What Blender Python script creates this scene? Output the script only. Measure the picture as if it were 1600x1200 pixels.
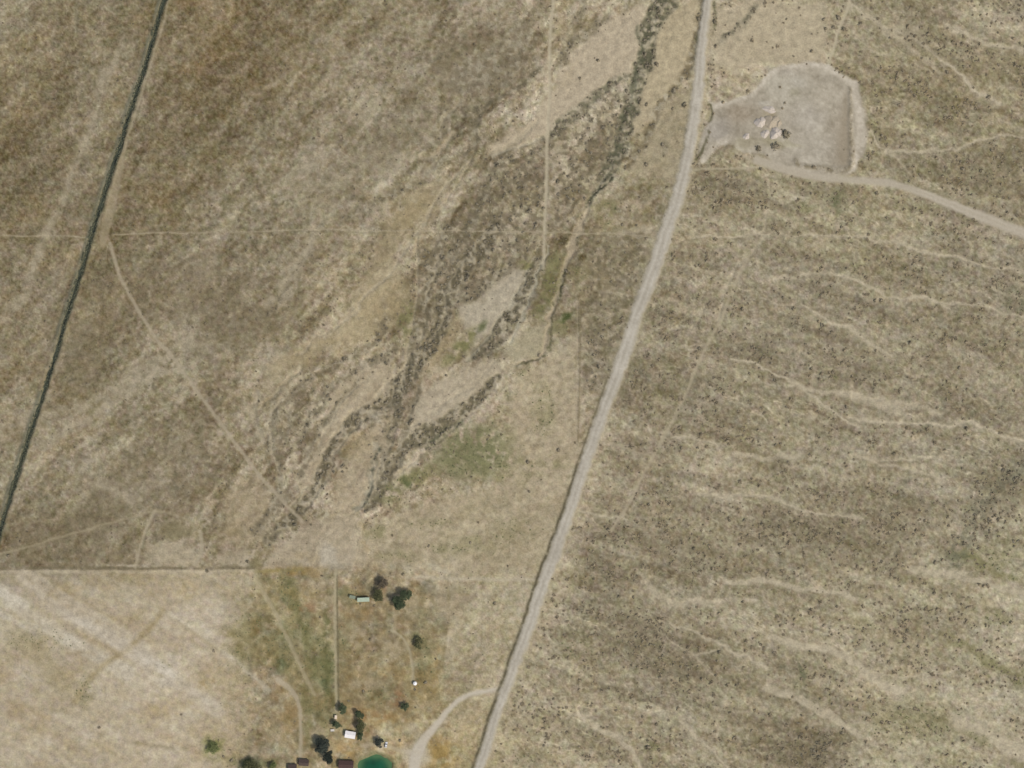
import bpy, bmesh, math, random
import numpy as np
from mathutils import Vector, Matrix

# ------------------------------------------------------------------ camera, sky, sun
S = bpy.context.scene
for o in list(bpy.data.objects):
    bpy.data.objects.remove(o)
COL = S.collection
M2 = 0.5                                   # metres on the ground for one map unit of the survey below
cam_d = bpy.data.cameras.new('camera'); cam = bpy.data.objects.new('camera', cam_d); COL.objects.link(cam)
cam.location = (0, 0, 2000); cam.rotation_euler = (0, 0, 0)
cam_d.sensor_fit = 'HORIZONTAL'; cam_d.sensor_width = 36; cam_d.lens = 36 * 2000 / 800
cam_d.clip_start = 10; cam_d.clip_end = 20000
S.camera = cam
AZ, EL = math.radians(122), math.radians(50)   # morning sun from the east-south-east
W = bpy.data.worlds.new('World'); S.world = W; W.use_nodes = True
nt = W.node_tree; bg = nt.nodes['Background']
sky = nt.nodes.new('ShaderNodeTexSky'); sky.sky_type = 'NISHITA'; sky.sun_disc = False
sky.sun_elevation = EL; sky.sun_rotation = AZ; sky.air_density = 1.0; sky.dust_density = 4.0
nt.links.new(sky.outputs[0], bg.inputs[0]); bg.inputs[1].default_value = 0.14
sl = bpy.data.lights.new('sun', 'SUN'); so = bpy.data.objects.new('sun', sl); COL.objects.link(so)
sl.energy = 2.7; sl.angle = math.radians(0.53); sl.color = (1.0, 0.955, 0.89)
sd = Vector((math.sin(AZ) * math.cos(EL), math.cos(AZ) * math.cos(EL), math.sin(EL)))
so.rotation_euler = sd.to_track_quat('Z', 'Y').to_euler(); so.location = sd * 500
S.view_settings.view_transform = 'Standard'; S.view_settings.look = 'None'
S.view_settings.exposure = 0.0; S.view_settings.gamma = 1.0
S.view_settings.use_curve_mapping = False
S.render.engine = 'CYCLES'; S.cycles.max_bounces = 4; S.cycles.diffuse_bounces = 2
S.cycles.filter_width = 1.5

rng = np.random.default_rng(11); random.seed(5)

# ------------------------------------------------------------------ survey grid (map units, x right, y down)
STEP = 1.6
core_x = np.arange(-88, 1688 + STEP, STEP); core_y = np.arange(-80, 1280 + STEP, STEP)
def outward(n, first, grow):
    s, d, out = 0, first, []
    for _ in range(n):
        s += d; out.append(s); d *= grow
    return np.array(out)
ring = outward(26, 3.0, 1.32)
GX = np.concatenate([(core_x[0] - ring)[::-1], core_x, core_x[-1] + ring])
GY = np.concatenate([(core_y[0] - ring)[::-1], core_y, core_y[-1] + ring])
nx, ny = len(GX), len(GY)
PX, PY = np.meshgrid(GX, GY); PX = PX.astype(np.float32); PY = PY.astype(np.float32)

def vnoise(x, y, seed):
    r = np.random.default_rng(seed).random((256, 256)).astype(np.float32)
    xi = np.floor(x).astype(np.int32); yi = np.floor(y).astype(np.int32)
    fx = x - xi; fy = y - yi
    fx = fx * fx * (3 - 2 * fx); fy = fy * fy * (3 - 2 * fy)
    x0 = xi & 255; x1 = (xi + 1) & 255; y0 = yi & 255; y1 = (yi + 1) & 255
    a = r[y0, x0] * (1 - fx) + r[y0, x1] * fx
    b = r[y1, x0] * (1 - fx) + r[y1, x1] * fx
    return a * (1 - fy) + b * fy
def fbm(x, y, scale, seed, octv=3, gain=0.55, ang=0.0, stretch=1.0):
    """noise about 0 (roughly -1..1); ang = direction of streaks in degrees (map, y down), stretch > 1 lengthens them"""
    a = math.radians(ang); u = (x * math.cos(a) + y * math.sin(a)) / (scale * stretch); v = (-x * math.sin(a) + y * math.cos(a)) / scale
    t = 0; amp = 1; tot = 0
    for k in range(octv):
        t = t + amp * (vnoise(u + 17.3 * k, v + 41.7 * k, seed + k) - 0.5) * 2; tot += amp
        amp *= gain; u = u * 2.03; v = v * 2.03
    return t / tot
def sstep(a, b, x):
    t = np.clip((x - a) / (b - a), 0, 1); return t * t * (3 - 2 * t)
wob1 = fbm(PX, PY, 46, 101); wob2 = fbm(PX, PY, 46, 111)
wob3 = fbm(PX, PY, 11, 121); wob4 = fbm(PX, PY, 11, 131)
WXn = PX + 9 * wob1 + 4.5 * wob3; WYn = PY + 9 * wob2 + 4.5 * wob4       # for what nature drew
WXm = PX + 2.0 * wob1 + 1.4 * wob3; WYm = PY + 2.0 * wob2 + 1.4 * wob4    # for what people wore into the ground

def chaikin(p, n=2):
    p = np.asarray(p, float)
    for _ in range(n):
        q = [p[0]]
        for i in range(len(p) - 1):
            q.append(p[i] * .75 + p[i + 1] * .25); q.append(p[i] * .25 + p[i + 1] * .75)
        q.append(p[-1]); p = np.array(q)
    return p
def line(pts, w, soft=3.0, warp='n'):
    """mask of a band along a polyline; pts (x, y) or (x, y, width)"""
    p = np.array([(a[0], a[1], a[2] if len(a) > 2 else w) for a in pts], float)
    p = chaikin(p)
    pad = p[:, 2].max() / 2 + soft + (20 if warp == 'n' else 6)
    i0, i1 = np.searchsorted(GX, [p[:, 0].min() - pad, p[:, 0].max() + pad]); j0, j1 = np.searchsorted(GY, [p[:, 1].min() - pad, p[:, 1].max() + pad])
    sl_ = (slice(j0, j1), slice(i0, i1))
    m = np.full((j1 - j0, i1 - i0), 1e3, np.float32)
    AX, AY = (WXn, WYn) if warp == 'n' else ((WXm, WYm) if warp == 'm' else (PX, PY))
    for a, b in zip(p[:-1], p[1:]):
        k0, k1 = np.searchsorted(GX, [min(a[0], b[0]) - pad, max(a[0], b[0]) + pad]); l0, l1 = np.searchsorted(GY, [min(a[1], b[1]) - pad, max(a[1], b[1]) + pad])
        if k1 <= k0 or l1 <= l0: continue
        X = AX[l0:l1, k0:k1]; Y = AY[l0:l1, k0:k1]
        d = b[:2] - a[:2]; L = max(d @ d, 1e-6)
        t = np.clip(((X - a[0]) * d[0] + (Y - a[1]) * d[1]) / L, 0, 1)
        s = np.hypot(X - a[0] - t * d[0], Y - a[1] - t * d[1]) - (a[2] + t * (b[2] - a[2])) / 2
        v = m[l0 - j0:l1 - j0, k0 - i0:k1 - i0]; np.minimum(v, s, out=v)
    return sl_, sstep(soft, -soft, m), m
def poly(pts, soft=5.0, warp='n'):
    p = np.array(pts, float); pad = soft + 20
    i0, i1 = np.searchsorted(GX, [p[:, 0].min() - pad, p[:, 0].max() + pad]); j0, j1 = np.searchsorted(GY, [p[:, 1].min() - pad, p[:, 1].max() + pad])
    sl_ = (slice(j0, j1), slice(i0, i1))
    AX, AY = (WXn, WYn) if warp == 'n' else ((WXm, WYm) if warp == 'm' else (PX, PY))
    X = AX[sl_]; Y = AY[sl_]; ins = np.zeros(X.shape, bool); dd = np.full(X.shape, 1e6, np.float32)
    for a, b in zip(p, np.roll(p, -1, 0)):
        c = ((a[1] > Y) != (b[1] > Y)) & (X < (b[0] - a[0]) * (Y - a[1]) / (b[1] - a[1] + 1e-9) + a[0]); ins ^= c
        d = b - a; L = max(d @ d, 1e-6); t = np.clip(((X - a[0]) * d[0] + (Y - a[1]) * d[1]) / L, 0, 1)
        np.minimum(dd, np.hypot(X - a[0] - t * d[0], Y - a[1] - t * d[1]), out=dd)
    s = np.where(ins, -dd, dd)
    return sl_, sstep(soft, -soft, s), s
def blob(x, y, rx, ry, rot=0, soft=0.5):
    R_ = max(rx, ry) * (1 + soft) + 20
    i0, i1 = np.searchsorted(GX, [x - R_, x + R_]); j0, j1 = np.searchsorted(GY, [y - R_, y + R_])
    sl_ = (slice(j0, j1), slice(i0, i1)); a = math.radians(rot)
    dx = WXn[sl_] - x; dy = WYn[sl_] - y
    s = np.hypot((dx * math.cos(a) + dy * math.sin(a)) / rx, (-dx * math.sin(a) + dy * math.cos(a)) / ry)
    return sl_, sstep(1 + soft, 1 - soft, s), s

# ------------------------------------------------------------------ ground cover: soil tones (display values, turned into albedo below)
CTRL = """0 0 147 134 109;100 0 143 130 105;200 20 131 118 91;300 20 127 111 83;400 20 127 112 85;500 20 133 119 91;600 10 141 128 101;700 10 143 129 105;800 20 148 134 108;870 20 165 150 122;960 40 168 153 126;1060 40 170 156 128;1150 60 163 148 121;1230 50 172 158 130;1350 30 143 131 105;1450 30 140 128 101;1550 20 155 142 116;
0 100 145 132 105;100 120 130 116 89;180 80 150 137 112;170 150 146 133 108;270 120 125 110 83;350 110 125 109 82;450 110 133 118 91;560 110 152 138 112;640 100 141 128 103;760 90 134 121 97;700 150 138 125 100;
0 220 127 113 87;80 230 123 109 83;130 200 144 131 106;240 220 125 111 85;330 200 123 110 84;430 200 135 122 96;550 190 156 143 118;620 200 139 126 100;700 210 142 130 104;780 180 150 136 110;830 190 165 150 124;920 140 170 156 130;
0 310 125 112 87;60 300 126 113 87;130 320 138 125 100;220 310 127 113 86;300 310 131 118 92;400 290 141 129 103;500 310 149 136 110;600 300 145 132 107;670 310 160 145 116;750 290 142 129 104;900 290 146 132 106;980 310 150 137 109;
30 420 143 129 104;100 400 131 118 93;250 420 131 118 93;350 400 139 126 101;450 410 141 128 103;560 430 153 138 111;610 420 160 145 116;690 400 148 134 109;
40 520 141 128 103;180 500 131 117 91;250 490 135 121 95;300 530 150 137 113;400 500 135 121 96;480 540 156 141 112;560 500 160 144 115;
40 600 139 126 101;150 600 133 120 94;250 610 139 127 101;350 610 147 133 107;450 590 151 137 111;560 620 168 152 126;640 460 150 136 110;700 620 164 149 124;800 560 160 146 120;850 600 165 150 122;
20 680 150 136 110;100 720 149 136 111;250 700 141 128 103;330 760 135 121 96;380 780 160 145 118;450 720 152 138 112;540 760 166 150 124;650 800 168 152 124;850 650 168 152 124;850 760 166 151 124;
100 830 127 114 89;60 860 126 113 88;200 860 133 120 93;270 860 160 146 122;360 840 150 135 109;480 850 162 147 122;650 850 168 153 126;780 830 160 146 116;800 900 166 152 124;
50 950 172 160 139;150 960 170 156 132;100 1000 160 146 119;250 920 168 153 127;300 980 174 160 138;60 1080 165 151 127;200 1060 172 157 132;300 1050 172 158 134;150 1150 162 148 123;250 1160 170 155 131;380 1060 160 144 114;400 1130 162 146 118;440 950 152 139 106;490 950 158 141 109;500 1040 128 117 83;580 980 152 136 106;600 1050 148 132 100;660 1030 142 128 94;720 980 160 146 116;760 1020 164 150 122;560 1150 164 147 112;640 1120 158 142 108;690 1170 160 141 100;740 1130 160 146 116;470 1130 142 128 96;
1000 450 140 128 102;930 460 138 125 99;940 560 134 122 98;1100 320 144 131 105;1200 320 150 138 111;1350 330 148 136 108;1450 200 142 130 103;1400 130 142 129 100;1550 120 145 132 104;1550 260 138 126 99;1550 400 144 132 108;1100 470 148 135 110;1200 480 138 126 102;1300 560 137 125 101;1400 520 140 128 103;1500 560 140 128 103;1550 640 140 128 104;1100 620 141 129 104;1200 650 139 127 101;1400 700 145 133 109;1550 740 142 131 106;1000 800 144 131 106;1100 740 149 136 111;1250 760 144 132 107;1400 820 137 125 100;1250 830 136 124 99;1500 830 145 133 108;1590 860 152 142 112;1000 900 140 128 103;1100 870 143 131 105;960 1000 137 125 100;1000 1020 131 119 95;1060 1050 135 123 98;1200 960 149 137 111;1350 960 154 142 114;1500 950 154 142 114;1590 960 162 150 124;1100 1120 149 137 111;900 1060 154 141 114;880 1150 156 143 115;1000 1160 152 139 112;1150 1100 139 127 101;1250 1150 133 121 97;1220 1080 145 133 107;1350 1020 160 147 121;1400 1120 156 143 115;1500 1080 160 148 122;1580 1170 160 148 122;1450 1170 154 144 114;1060 1200 150 138 111"""
ctrl = np.array([[float(v) for v in c.split()] for c in CTRL.replace('\n', '').split(';') if c.strip()])
sub = (slice(None, None, 6), slice(None, None, 6))
acc = np.zeros(PX[sub].shape + (3,)); wt = np.full(PX[sub].shape, 1e-9)
for x, y, r, g, b in ctrl:
    w_ = np.exp(-((PX[sub] + 14 * wob1[sub] - x) ** 2 + (PY[sub] + 14 * wob2[sub] - y) ** 2) / (2 * 44.0 ** 2)) + 1e-5 * np.exp(-((PX[sub] - x) ** 2 + (PY[sub] - y) ** 2) / (2 * 160.0 ** 2))
    acc += w_[..., None] * np.array((r, g, b)); wt += w_
acc = np.where((wt > 1e-8)[..., None], acc / wt[..., None], np.array((145, 132, 106.)))
ui = np.arange(nx) / 6.0; vi = np.arange(ny) / 6.0
u0 = np.minimum(ui.astype(int), acc.shape[1] - 2); v0 = np.minimum(vi.astype(int), acc.shape[0] - 2)
fu = np.clip(ui - u0, 0, 1)[None, :, None]; fv = np.clip(vi - v0, 0, 1)[:, None, None]
C = (acc[v0][:, u0] * (1 - fu) + acc[v0][:, u0 + 1] * fu) * (1 - fv) + (acc[v0 + 1][:, u0] * (1 - fu) + acc[v0 + 1][:, u0 + 1] * fu) * fv
C = C.astype(np.float32)
H = np.zeros((ny, nx), np.float32)          # height in metres
D = np.zeros((ny, nx), np.float32)          # low scrub: chance of a bush
G = np.zeros((ny, nx), np.float32)          # green weeds
LAB = np.zeros((ny, nx), np.int32)          # which piece of the setting a cell belongs to

ROAD = [(1110, -80, 13), (1107, 0, 13), (1102, 35, 13), (1097, 67, 14), (1094, 100, 16), (1089, 150, 17), (1083, 200, 17), (1074, 250, 18), (1062, 300, 19), (1048, 340, 20), (1033, 388, 22), (1017, 433, 21), (1003, 467, 21), (990, 507, 20), (977, 550, 20), (963, 588, 19), (950, 622, 18), (938, 655, 18), (926, 690, 18), (913, 730, 18), (900, 767, 17), (890, 800, 18), (873, 845, 19), (857, 890, 18), (842, 933, 18), (828, 973, 17), (815, 1013, 16), (800, 1050, 15), (785, 1093, 14), (770, 1130, 14), (750, 1197, 14), (726, 1280, 14)]
rx_ = np.interp(PY, [p[1] for p in ROAD], [p[0] for p in ROAD])
EAST = sstep(-6, 20, PX - rx_); WEST = 1 - EAST
SW = sstep(886, 890, WYm - 0.0) * sstep(425, 330, WXn + 8 * wob3)     # the pale field in the south-west
fine = fbm(PX, PY, 4.2, 201, 2); grit = fbm(PX, PY, 2.0, 211, 1)
# western slope: soft streaks running up to the right, fine heath grain
bandw = fbm(WXn, WYn, 26, 221, 4, ang=-46, stretch=4.5); patch = fbm(PX, PY, 30, 231, 4)
tl = sstep(640, 250, PX + PY * 0.55)
mid = WEST * sstep(500, 640, PX + 0.25 * PY)
fm = fbm(PX, PY, 8, 235, 3); chroma = fbm(PX, PY, 7, 236, 2)
C += (WEST * (1 - SW) * (19 * bandw + 10 * patch + 12 * fm + 14 * fbm(WXn, WYn, 9, 239, 3, ang=-48, stretch=5)) + WEST * (1 - .72 * SW) * (15 * fine + 11 * grit))[..., None]
C += (chroma * (1 - .4 * SW))[..., None] * np.array((5, -1.5, 1.5)) + (fbm(PX, PY, 6, 238, 2))[..., None] * np.array((1, 2, -5))
C += (tl * WEST * (12 * fbm(PX, PY, 5.5, 241, 2) + 6 * grit))[..., None] * np.array((1, 1, .9))
C -= (6 * tl * WEST)[..., None]
# drainage belt: braided sand threads and scrub strips running with the slope
bx = (PX - 430) * .555 + (PY - 850) * -.832; bo = (PX - 430) * .832 + (PY - 850) * .555
belt = sstep(215, 90, np.abs(bo - 10 + 20 * wob1)) * sstep(-60, 40, bx) * WEST * (1 - SW)
aw = fbm(WXn, WYn, 13, 401, 3, ang=-54, stretch=4.2); aw2 = fbm(WXn, WYn, 8, 411, 3, ang=-58, stretch=4.5); mottle = fbm(PX, PY, 40, 421, 2)
strip = belt * sstep(.08, .34, aw + .35 * mottle); sand = belt * sstep(.045, 0, np.abs(aw2)) * sstep(-.35, .1, -mottle + .2)
tw = fbm(WXm, WYm, 5.2, 431, 2, ang=-45, stretch=1.5) + .5 * fbm(PX, PY, 24, 433, 2, ang=-45, stretch=2.5)
C += (WEST * (1 - SW) * (1 - .6 * tl) * sstep(905, 870, PY) * (-15 * sstep(.08, .42, tw) + 11 * sstep(.1, .42, -tw)))[..., None]
D += WEST * (1 - SW) * .12 * sstep(.1, .4, tw) * sstep(905, 870, PY)
C -= (strip * (27 + 20 * fine))[..., None] * np.array((1, 1, .95)); C += (sand * 30)[..., None] * np.array((1.05, 1, .9)) + (belt * 9 * sstep(.1, .4, -aw))[..., None]
D += strip * .22; H -= .3 * sand + .12 * strip
orn = np.clip(fbm(PX, PY, 40, 251, 4, ang=-40, stretch=2), 0, 1) * tl * WEST
C += orn[..., None] * np.array((6, 0, -7))
# eastern slope: sheet-wash streaks running down to the right, spotted scrub
bande = fbm(WXn, WYn, 15, 261, 4, ang=17, stretch=6.5); clump = fbm(PX, PY, 17, 271, 4); clump2 = fbm(PX, PY, 7, 281, 2)
tuft = fbm(WXm, WYm, 4.6, 285, 2) + .4 * clump
C += 3 * EAST[..., None]; C += (EAST * (28 * bande - 10 * np.clip(fbm(PX, PY, 55, 297, 3), -.3, .6) + 11 * clump + 8 * clump2 + 14 * fine + 13 * grit - 13 * sstep(.1, .5, tuft) + 10 * sstep(.15, .5, -tuft)))[..., None] * np.array((1, 1, .95))
rid = np.abs(fbm(WXn, WYn, 21, 291, 3, ang=19, stretch=5.5)); rill = sstep(0.055, 0.0, rid) * EAST * sstep(-.1, .35, fbm(PX, PY, 90, 295, 2))
rid2 = np.abs(fbm(WXn, WYn, 12, 292, 3, ang=24, stretch=6)); rill2 = sstep(.04, .0, rid2) * EAST * sstep(-.15, .3, fbm(PX, PY, 70, 296, 2))
C += (rill * 19 + rill2 * 18)[..., None] * np.array((1.05, 1, .92)); H -= 0.25 * rill + .18 * rill2
D += EAST * np.clip(-.02 + 0.5 * clump - 0.42 * bande + 0.3 * fbm(PX, PY, 55, 297, 3) + .3 * sstep(.05, .4, tuft), 0.01, 0.6) * (1 - 0.8 * rill)
D += WEST * (1 - SW) * np.clip(0.035 + 0.06 * patch - 0.05 * bandw, 0.0, 0.2)
hue = fbm(PX, PY, 22, 301, 3); C += hue[..., None] * np.array((1.5, 0.3, -3.5))
H += 0.5 * fbm(PX, PY, 120, 311, 3) + 0.16 * patch + EAST * (-0.22 * bande) + WEST * 0.18 * bandw + 0.05 * fine

def paint(m, col, a=1.0, brk=None, lo=-.25, hi=.35, sc=12):
    sl_, v = m[0], m[1]
    if brk is not None: v = v * sstep(lo, hi, fbm(PX[sl_], PY[sl_], sc, brk, 3))
    C[sl_] += (v * a)[..., None] * (np.array(col, np.float32) - C[sl_])
    return sl_, v
PALE = (172, 157, 131); CLAY = (173, 161, 139); DARK = (118, 107, 85); GREY = (108, 103, 84); OCHRE = (150, 122, 74); GRN = (122, 117, 78); DGRN = (88, 95, 60); GRAVEL = (177, 168, 154)

# --- dry flats between the washes
for pts, col, a in [
    ([(940, 30), (1000, 10), (1015, 40), (1000, 80), (985, 115), (940, 140), (900, 180), (860, 205), (800, 225), (770, 250), (760, 235), (830, 190), (870, 130), (900, 80)], (177, 161, 136), .95),
    ([(1040, 20), (1090, 0), (1088, 60), (1080, 100), (1050, 130), (1020, 165), (1000, 210), (985, 200), (1000, 130), (1015, 70)], (173, 157, 127), .9),
    ([(1040, 150), (1085, 140), (1075, 230), (1060, 280), (1000, 270), (985, 262), (1010, 220)], (160, 146, 118), .7),
    ([(1120, 20), (1180, 0), (1290, 0), (1290, 60), (1280, 98), (1200, 100), (1120, 110), (1112, 70)], (176, 161, 134), .85),
    ([(640, 300), (700, 280), (690, 330), (650, 345), (620, 400), (640, 460), (600, 520), (480, 560), (410, 600), (420, 570), (520, 520), (560, 460), (590, 380)], (164, 148, 116), .6),
    ([(600, 560), (620, 600), (570, 640), (520, 690), (500, 740), (470, 770), (470, 740), (500, 690), (510, 620), (550, 585)], (170, 154, 127), .7),
    ([(700, 590), (770, 560), (790, 580), (740, 620), (690, 655), (640, 685), (640, 640), (660, 610)], (172, 158, 134), .8),
    ([(800, 415), (838, 425), (822, 455), (795, 492), (765, 522), (738, 535), (715, 492), (716, 470), (752, 462), (775, 440)], CLAY, .9),
    ([(810, 520), (850, 500), (853, 535), (835, 556), (800, 565), (785, 555)], (160, 149, 120), .8),
    ([(610, 690), (600, 760), (560, 800), (520, 800), (530, 740), (580, 660)], (168, 152, 125), .65),
    ([(420, 870), (470, 820), (560, 800), (570, 880), (520, 893), (400, 893)], (168, 153, 128), .75),
    ([(800, 600), (902, 520), (905, 690), (880, 790), (845, 890), (570, 895), (575, 830), (640, 790), (780, 760), (800, 680)], (167, 152, 124), .55),
    ([(225, 850), (300, 848), (310, 882), (225, 884)], (165, 151, 126), .7),
    ([(345, 868), (385, 858), (390, 884), (345, 886)], (166, 152, 127), .7),
    ([(355, 770), (395, 735), (440, 800), (400, 850), (350, 850)], (164, 147, 118), .55)]:
    sl_, v = paint(poly(pts, 9), col, a); D[sl_] *= (1 - .9 * v)
for pts, col, a in [([(708, 500), (725, 515), (690, 560), (668, 585), (664, 565)], (132, 114, 82), .75), ([(440, 560), (500, 530), (470, 600), (420, 640), (400, 620)], (150, 135, 106), .35),
    ([(700, 60), (820, 40), (830, 110), (760, 150), (680, 180), (600, 250), (540, 260), (620, 180)], (126, 114, 92), .45), ([(470, 250), (560, 240), (640, 220), (610, 290), (520, 340), (440, 350)], (134, 122, 98), .3),
    ([(180, 440), (300, 400), (420, 430), (470, 470), (420, 540), (330, 560), (270, 540), (200, 470)], (124, 111, 88), .4), ([(80, 420), (170, 430), (200, 520), (150, 600), (70, 610)], (124, 111, 87), .4), ([(120, 740), (330, 640), (350, 740), (300, 790), (120, 820)], (128, 115, 92), .4), ([(20, 810), (200, 800), (220, 880), (10, 885)], (120, 107, 83), .5)]:
    paint(poly(pts, 26), col, a, brk=390 + int(pts[0][0]), lo=-.7, hi=.3, sc=26)
# --- yellow / straw patches
for x, y, rx, ry, rot, a in [(640, 330, 40, 30, -40, .45), (600, 480, 60, 25, -35, .4), (500, 550, 60, 16, -20, .35), (950, 340, 22, 28, 20, .35), (880, 80, 14, 50, 0, .25), (560, 690, 22, 16, 0, .3), (700, 560, 30, 22, -45, .35), (550, 705, 12, 14, 0, .35), (930, 430, 30, 30, 0, .2), (355, 830, 20, 22, 0, .35), (690, 530, 14, 46, 35, .45)]:
    paint(blob(x, y, rx, ry, rot), (150, 131, 94), a, brk=400 + int(x), lo=-.6, hi=.2)
# --- scrub filled washes
def wash(pts, w, a=.7, dens=.75, depth=.9, col=GREY, soft=4, brk=.2):
    pts = [(p[0], p[1], (p[2] if len(p) > 2 else w) * ((1.75 if 560 < p[0] < 880 and p[1] > 300 else (1.05 if p[0] > 900 else 1.35)) if soft > 3 else 1)) for p in pts]; a = min(1, a * 1.12)
    sl_, v, s = line(pts, w, soft)
    sp = fbm(PX[sl_], PY[sl_], 6.5, 500 + int(pts[0][0]), 2)
    k = v * sstep(-.3 - brk, .25 + brk, sp + .12)
    C[sl_] += (k * a)[..., None] * (np.array(col, np.float32) - C[sl_])
    lt = v * sstep(.1, .4, -sp); C[sl_] += (lt * .6)[..., None] * (np.array((158, 148, 126), np.float32) - C[sl_])
    D[sl_] = np.maximum(D[sl_], dens * k); H[sl_] -= .8 * depth * v * (.6 + .9 * sp)
wash([(1055, -80, 40), (1042, -10, 42), (1030, 18, 38), (1017, 45, 26), (1008, 80, 24), (1000, 115, 25), (990, 150, 24), (980, 183, 20), (972, 210, 20), (963, 235, 24), (950, 262, 26), (937, 282, 18), (926, 299, 7), (914, 320, 4)], 24, .85, .7, 1.3, (98, 95, 74))
wash([(1000, 40, 5), (1000, 100, 8), (985, 150, 8), (966, 205, 8), (958, 250, 12)], 8, .6, .7, .4, (84, 86, 66))
wash([(985, 118, 8), (955, 132, 14), (930, 152, 18), (905, 175, 16), (880, 197, 12), (848, 213, 8)], 12, .75, .8, .7, (110, 106, 84))
wash([(1108, -60, 6), (1096, 20, 9), (1090, 55, 10), (1085, 80, 10), (1077, 105, 14), (1062, 122, 8), (1046, 142, 13), (1032, 163, 13), (1016, 188, 12), (1008, 220, 10), (992, 246, 9), (976, 262, 8)], 10, .75, .6, .7, (116, 103, 78))
wash([(1180, 8), (1165, 35), (1142, 58), (1120, 73)], 6, .75, .8, .4)
wash([(948, 26), (918, 52), (888, 72), (878, 100)], 12, .7, .65, .4, (122, 112, 88))
wash([(915, -30), (908, 20)], 9, .6, .5, .3, (118, 108, 86)); wash([(905, 25), (890, 60)], 12, .4, .4, .3, (126, 116, 92))
wash([(840, 110), (815, 135), (790, 140), (765, 158), (750, 190)], 5, .95, .6, .5, (104, 95, 75))
wash([(748, 165), (745, 200), (740, 225), (715, 245)], 5, .85, .4, .4, (110, 101, 80))
wash([(705, 175, 10), (690, 210, 16), (665, 228, 8)], 10, .5, .4, .2, (120, 109, 86))
wash([(815, 60, 40), (790, 90, 44), (760, 110, 40), (720, 125, 26)], 40, .35, .1, .1, (118, 107, 86))
# speckled scrub flat either side of the twin track
for pts, a, dn in [([(985, 140), (970, 210), (945, 270), (915, 310), (895, 345), (862, 345), (862, 250), (845, 220), (900, 185), (950, 150)], .45, .42),
                   ([(850, 215), (850, 350), (780, 365), (740, 355), (745, 300), (762, 260), (790, 235)], .5, .42),
                   ([(740, 360), (850, 365), (845, 410), (800, 420), (740, 460), (700, 480), (660, 470), (655, 390), (690, 375)], .42, .42),
                   ([(920, 375), (1020, 370), (1000, 440), (975, 510), (945, 600), (910, 680), (908, 470), (925, 440)], .32, .3),
                   ([(660, 470), (700, 470), (660, 560), (620, 620), (600, 700), (580, 690), (620, 560), (640, 520)], .3, .35),
                   ([(440, 610), (490, 600), (475, 690), (440, 720), (420, 690)], .25, .2)]:
    sl_, v, s = poly(pts, 10); sp = fbm(PX[sl_], PY[sl_], 6, 610 + int(pts[0][0]), 3)
    k = v * sstep(-.2, .25, sp); C[sl_] += (k * min(1, a * 1.35))[..., None] * (np.array((112, 101, 80), np.float32) - C[sl_])
    l_ = v * sstep(.15, .5, -sp); C[sl_] += (l_ * .5)[..., None] * (np.array((166, 152, 126), np.float32) - C[sl_])
    D[sl_] = np.maximum(D[sl_], (dn + .12) * k); H[sl_] += .15 * v * sp
wash([(775, 350, 10), (752, 385, 14), (735, 405, 15), (712, 435, 15), (695, 475, 13), (682, 508, 13), (670, 540, 14), (648, 572, 15), (627, 600, 16), (606, 628, 13), (568, 650, 12), (543, 668, 13), (527, 693, 11), (510, 727, 11), (493, 763, 11), (473, 790, 10), (445, 815, 10), (420, 845, 10)], 13, .85, .85, 1.1, (104, 95, 74))
wash([(800, 405, 7), (775, 430, 7), (745, 450, 9), (715, 462, 6)], 7, .6, .6, .4, (112, 102, 82))
wash([(846, 408, 8), (836, 428, 14), (820, 455, 14), (803, 490, 14), (785, 520, 14), (760, 543, 15), (742, 556, 8)], 13, .85, .9, 1.0, (106, 98, 78))
wash([(782, 592, 6), (765, 608, 10), (742, 630, 12), (712, 645, 13), (690, 662, 14), (660, 678, 15), (640, 690, 14), (626, 712, 12), (611, 735, 10), (598, 757, 8), (585, 778, 5)], 13, .8, .85, 1.0, (106, 98, 76))
wash([(722, 658), (700, 668), (682, 682), (668, 696)], 5, .7, .9, .5, (84, 84, 64))
wash([(640, 560, 6), (625, 610, 8), (615, 650, 9), (606, 690, 9), (601, 730, 9), (590, 765, 7), (575, 798, 4)], 8, .7, .7, .6, (110, 102, 82))
wash([(592, 700), (582, 740), (578, 770), (565, 795), (555, 800)], 4, .8, .8, .5, (92, 92, 76))
wash([(612, 545, 10), (588, 562, 10), (560, 572, 7), (540, 584, 6), (514, 607, 6), (497, 630, 7), (482, 665, 8), (472, 692, 5)], 8, .65, .55, .5, (116, 106, 84))
wash([(430, 612), (432, 650), (425, 690), (405, 720)], 5, .45, .35, .3); wash([(455, 640), (450, 690)], 4, .4, .3, .2)
wash([(520, 640), (505, 665), (515, 645)], 10, .3, .4, .1)
wash([(445, 770, 10), (425, 800, 14), (410, 830, 10)], 12, .5, .45, .2, (120, 108, 86))
wash([(928, 372), (922, 400), (926, 430), (945, 452), (990, 432), (1000, 436)], 8, .4, .35, .2, (122, 110, 86))
wash([(950, 372), (1000, 378)], 16, .4, .4, .2, (122, 110, 86)); wash([(960, 300), (1010, 312), (1040, 290)], 10, .35, .35, .2, (124, 112, 88))
wash([(1062, 202), (1085, 206)], 4, .7, .7, .2); wash([(1036, 222), (1036, 240)], 7, .5, .5, .2)
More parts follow.
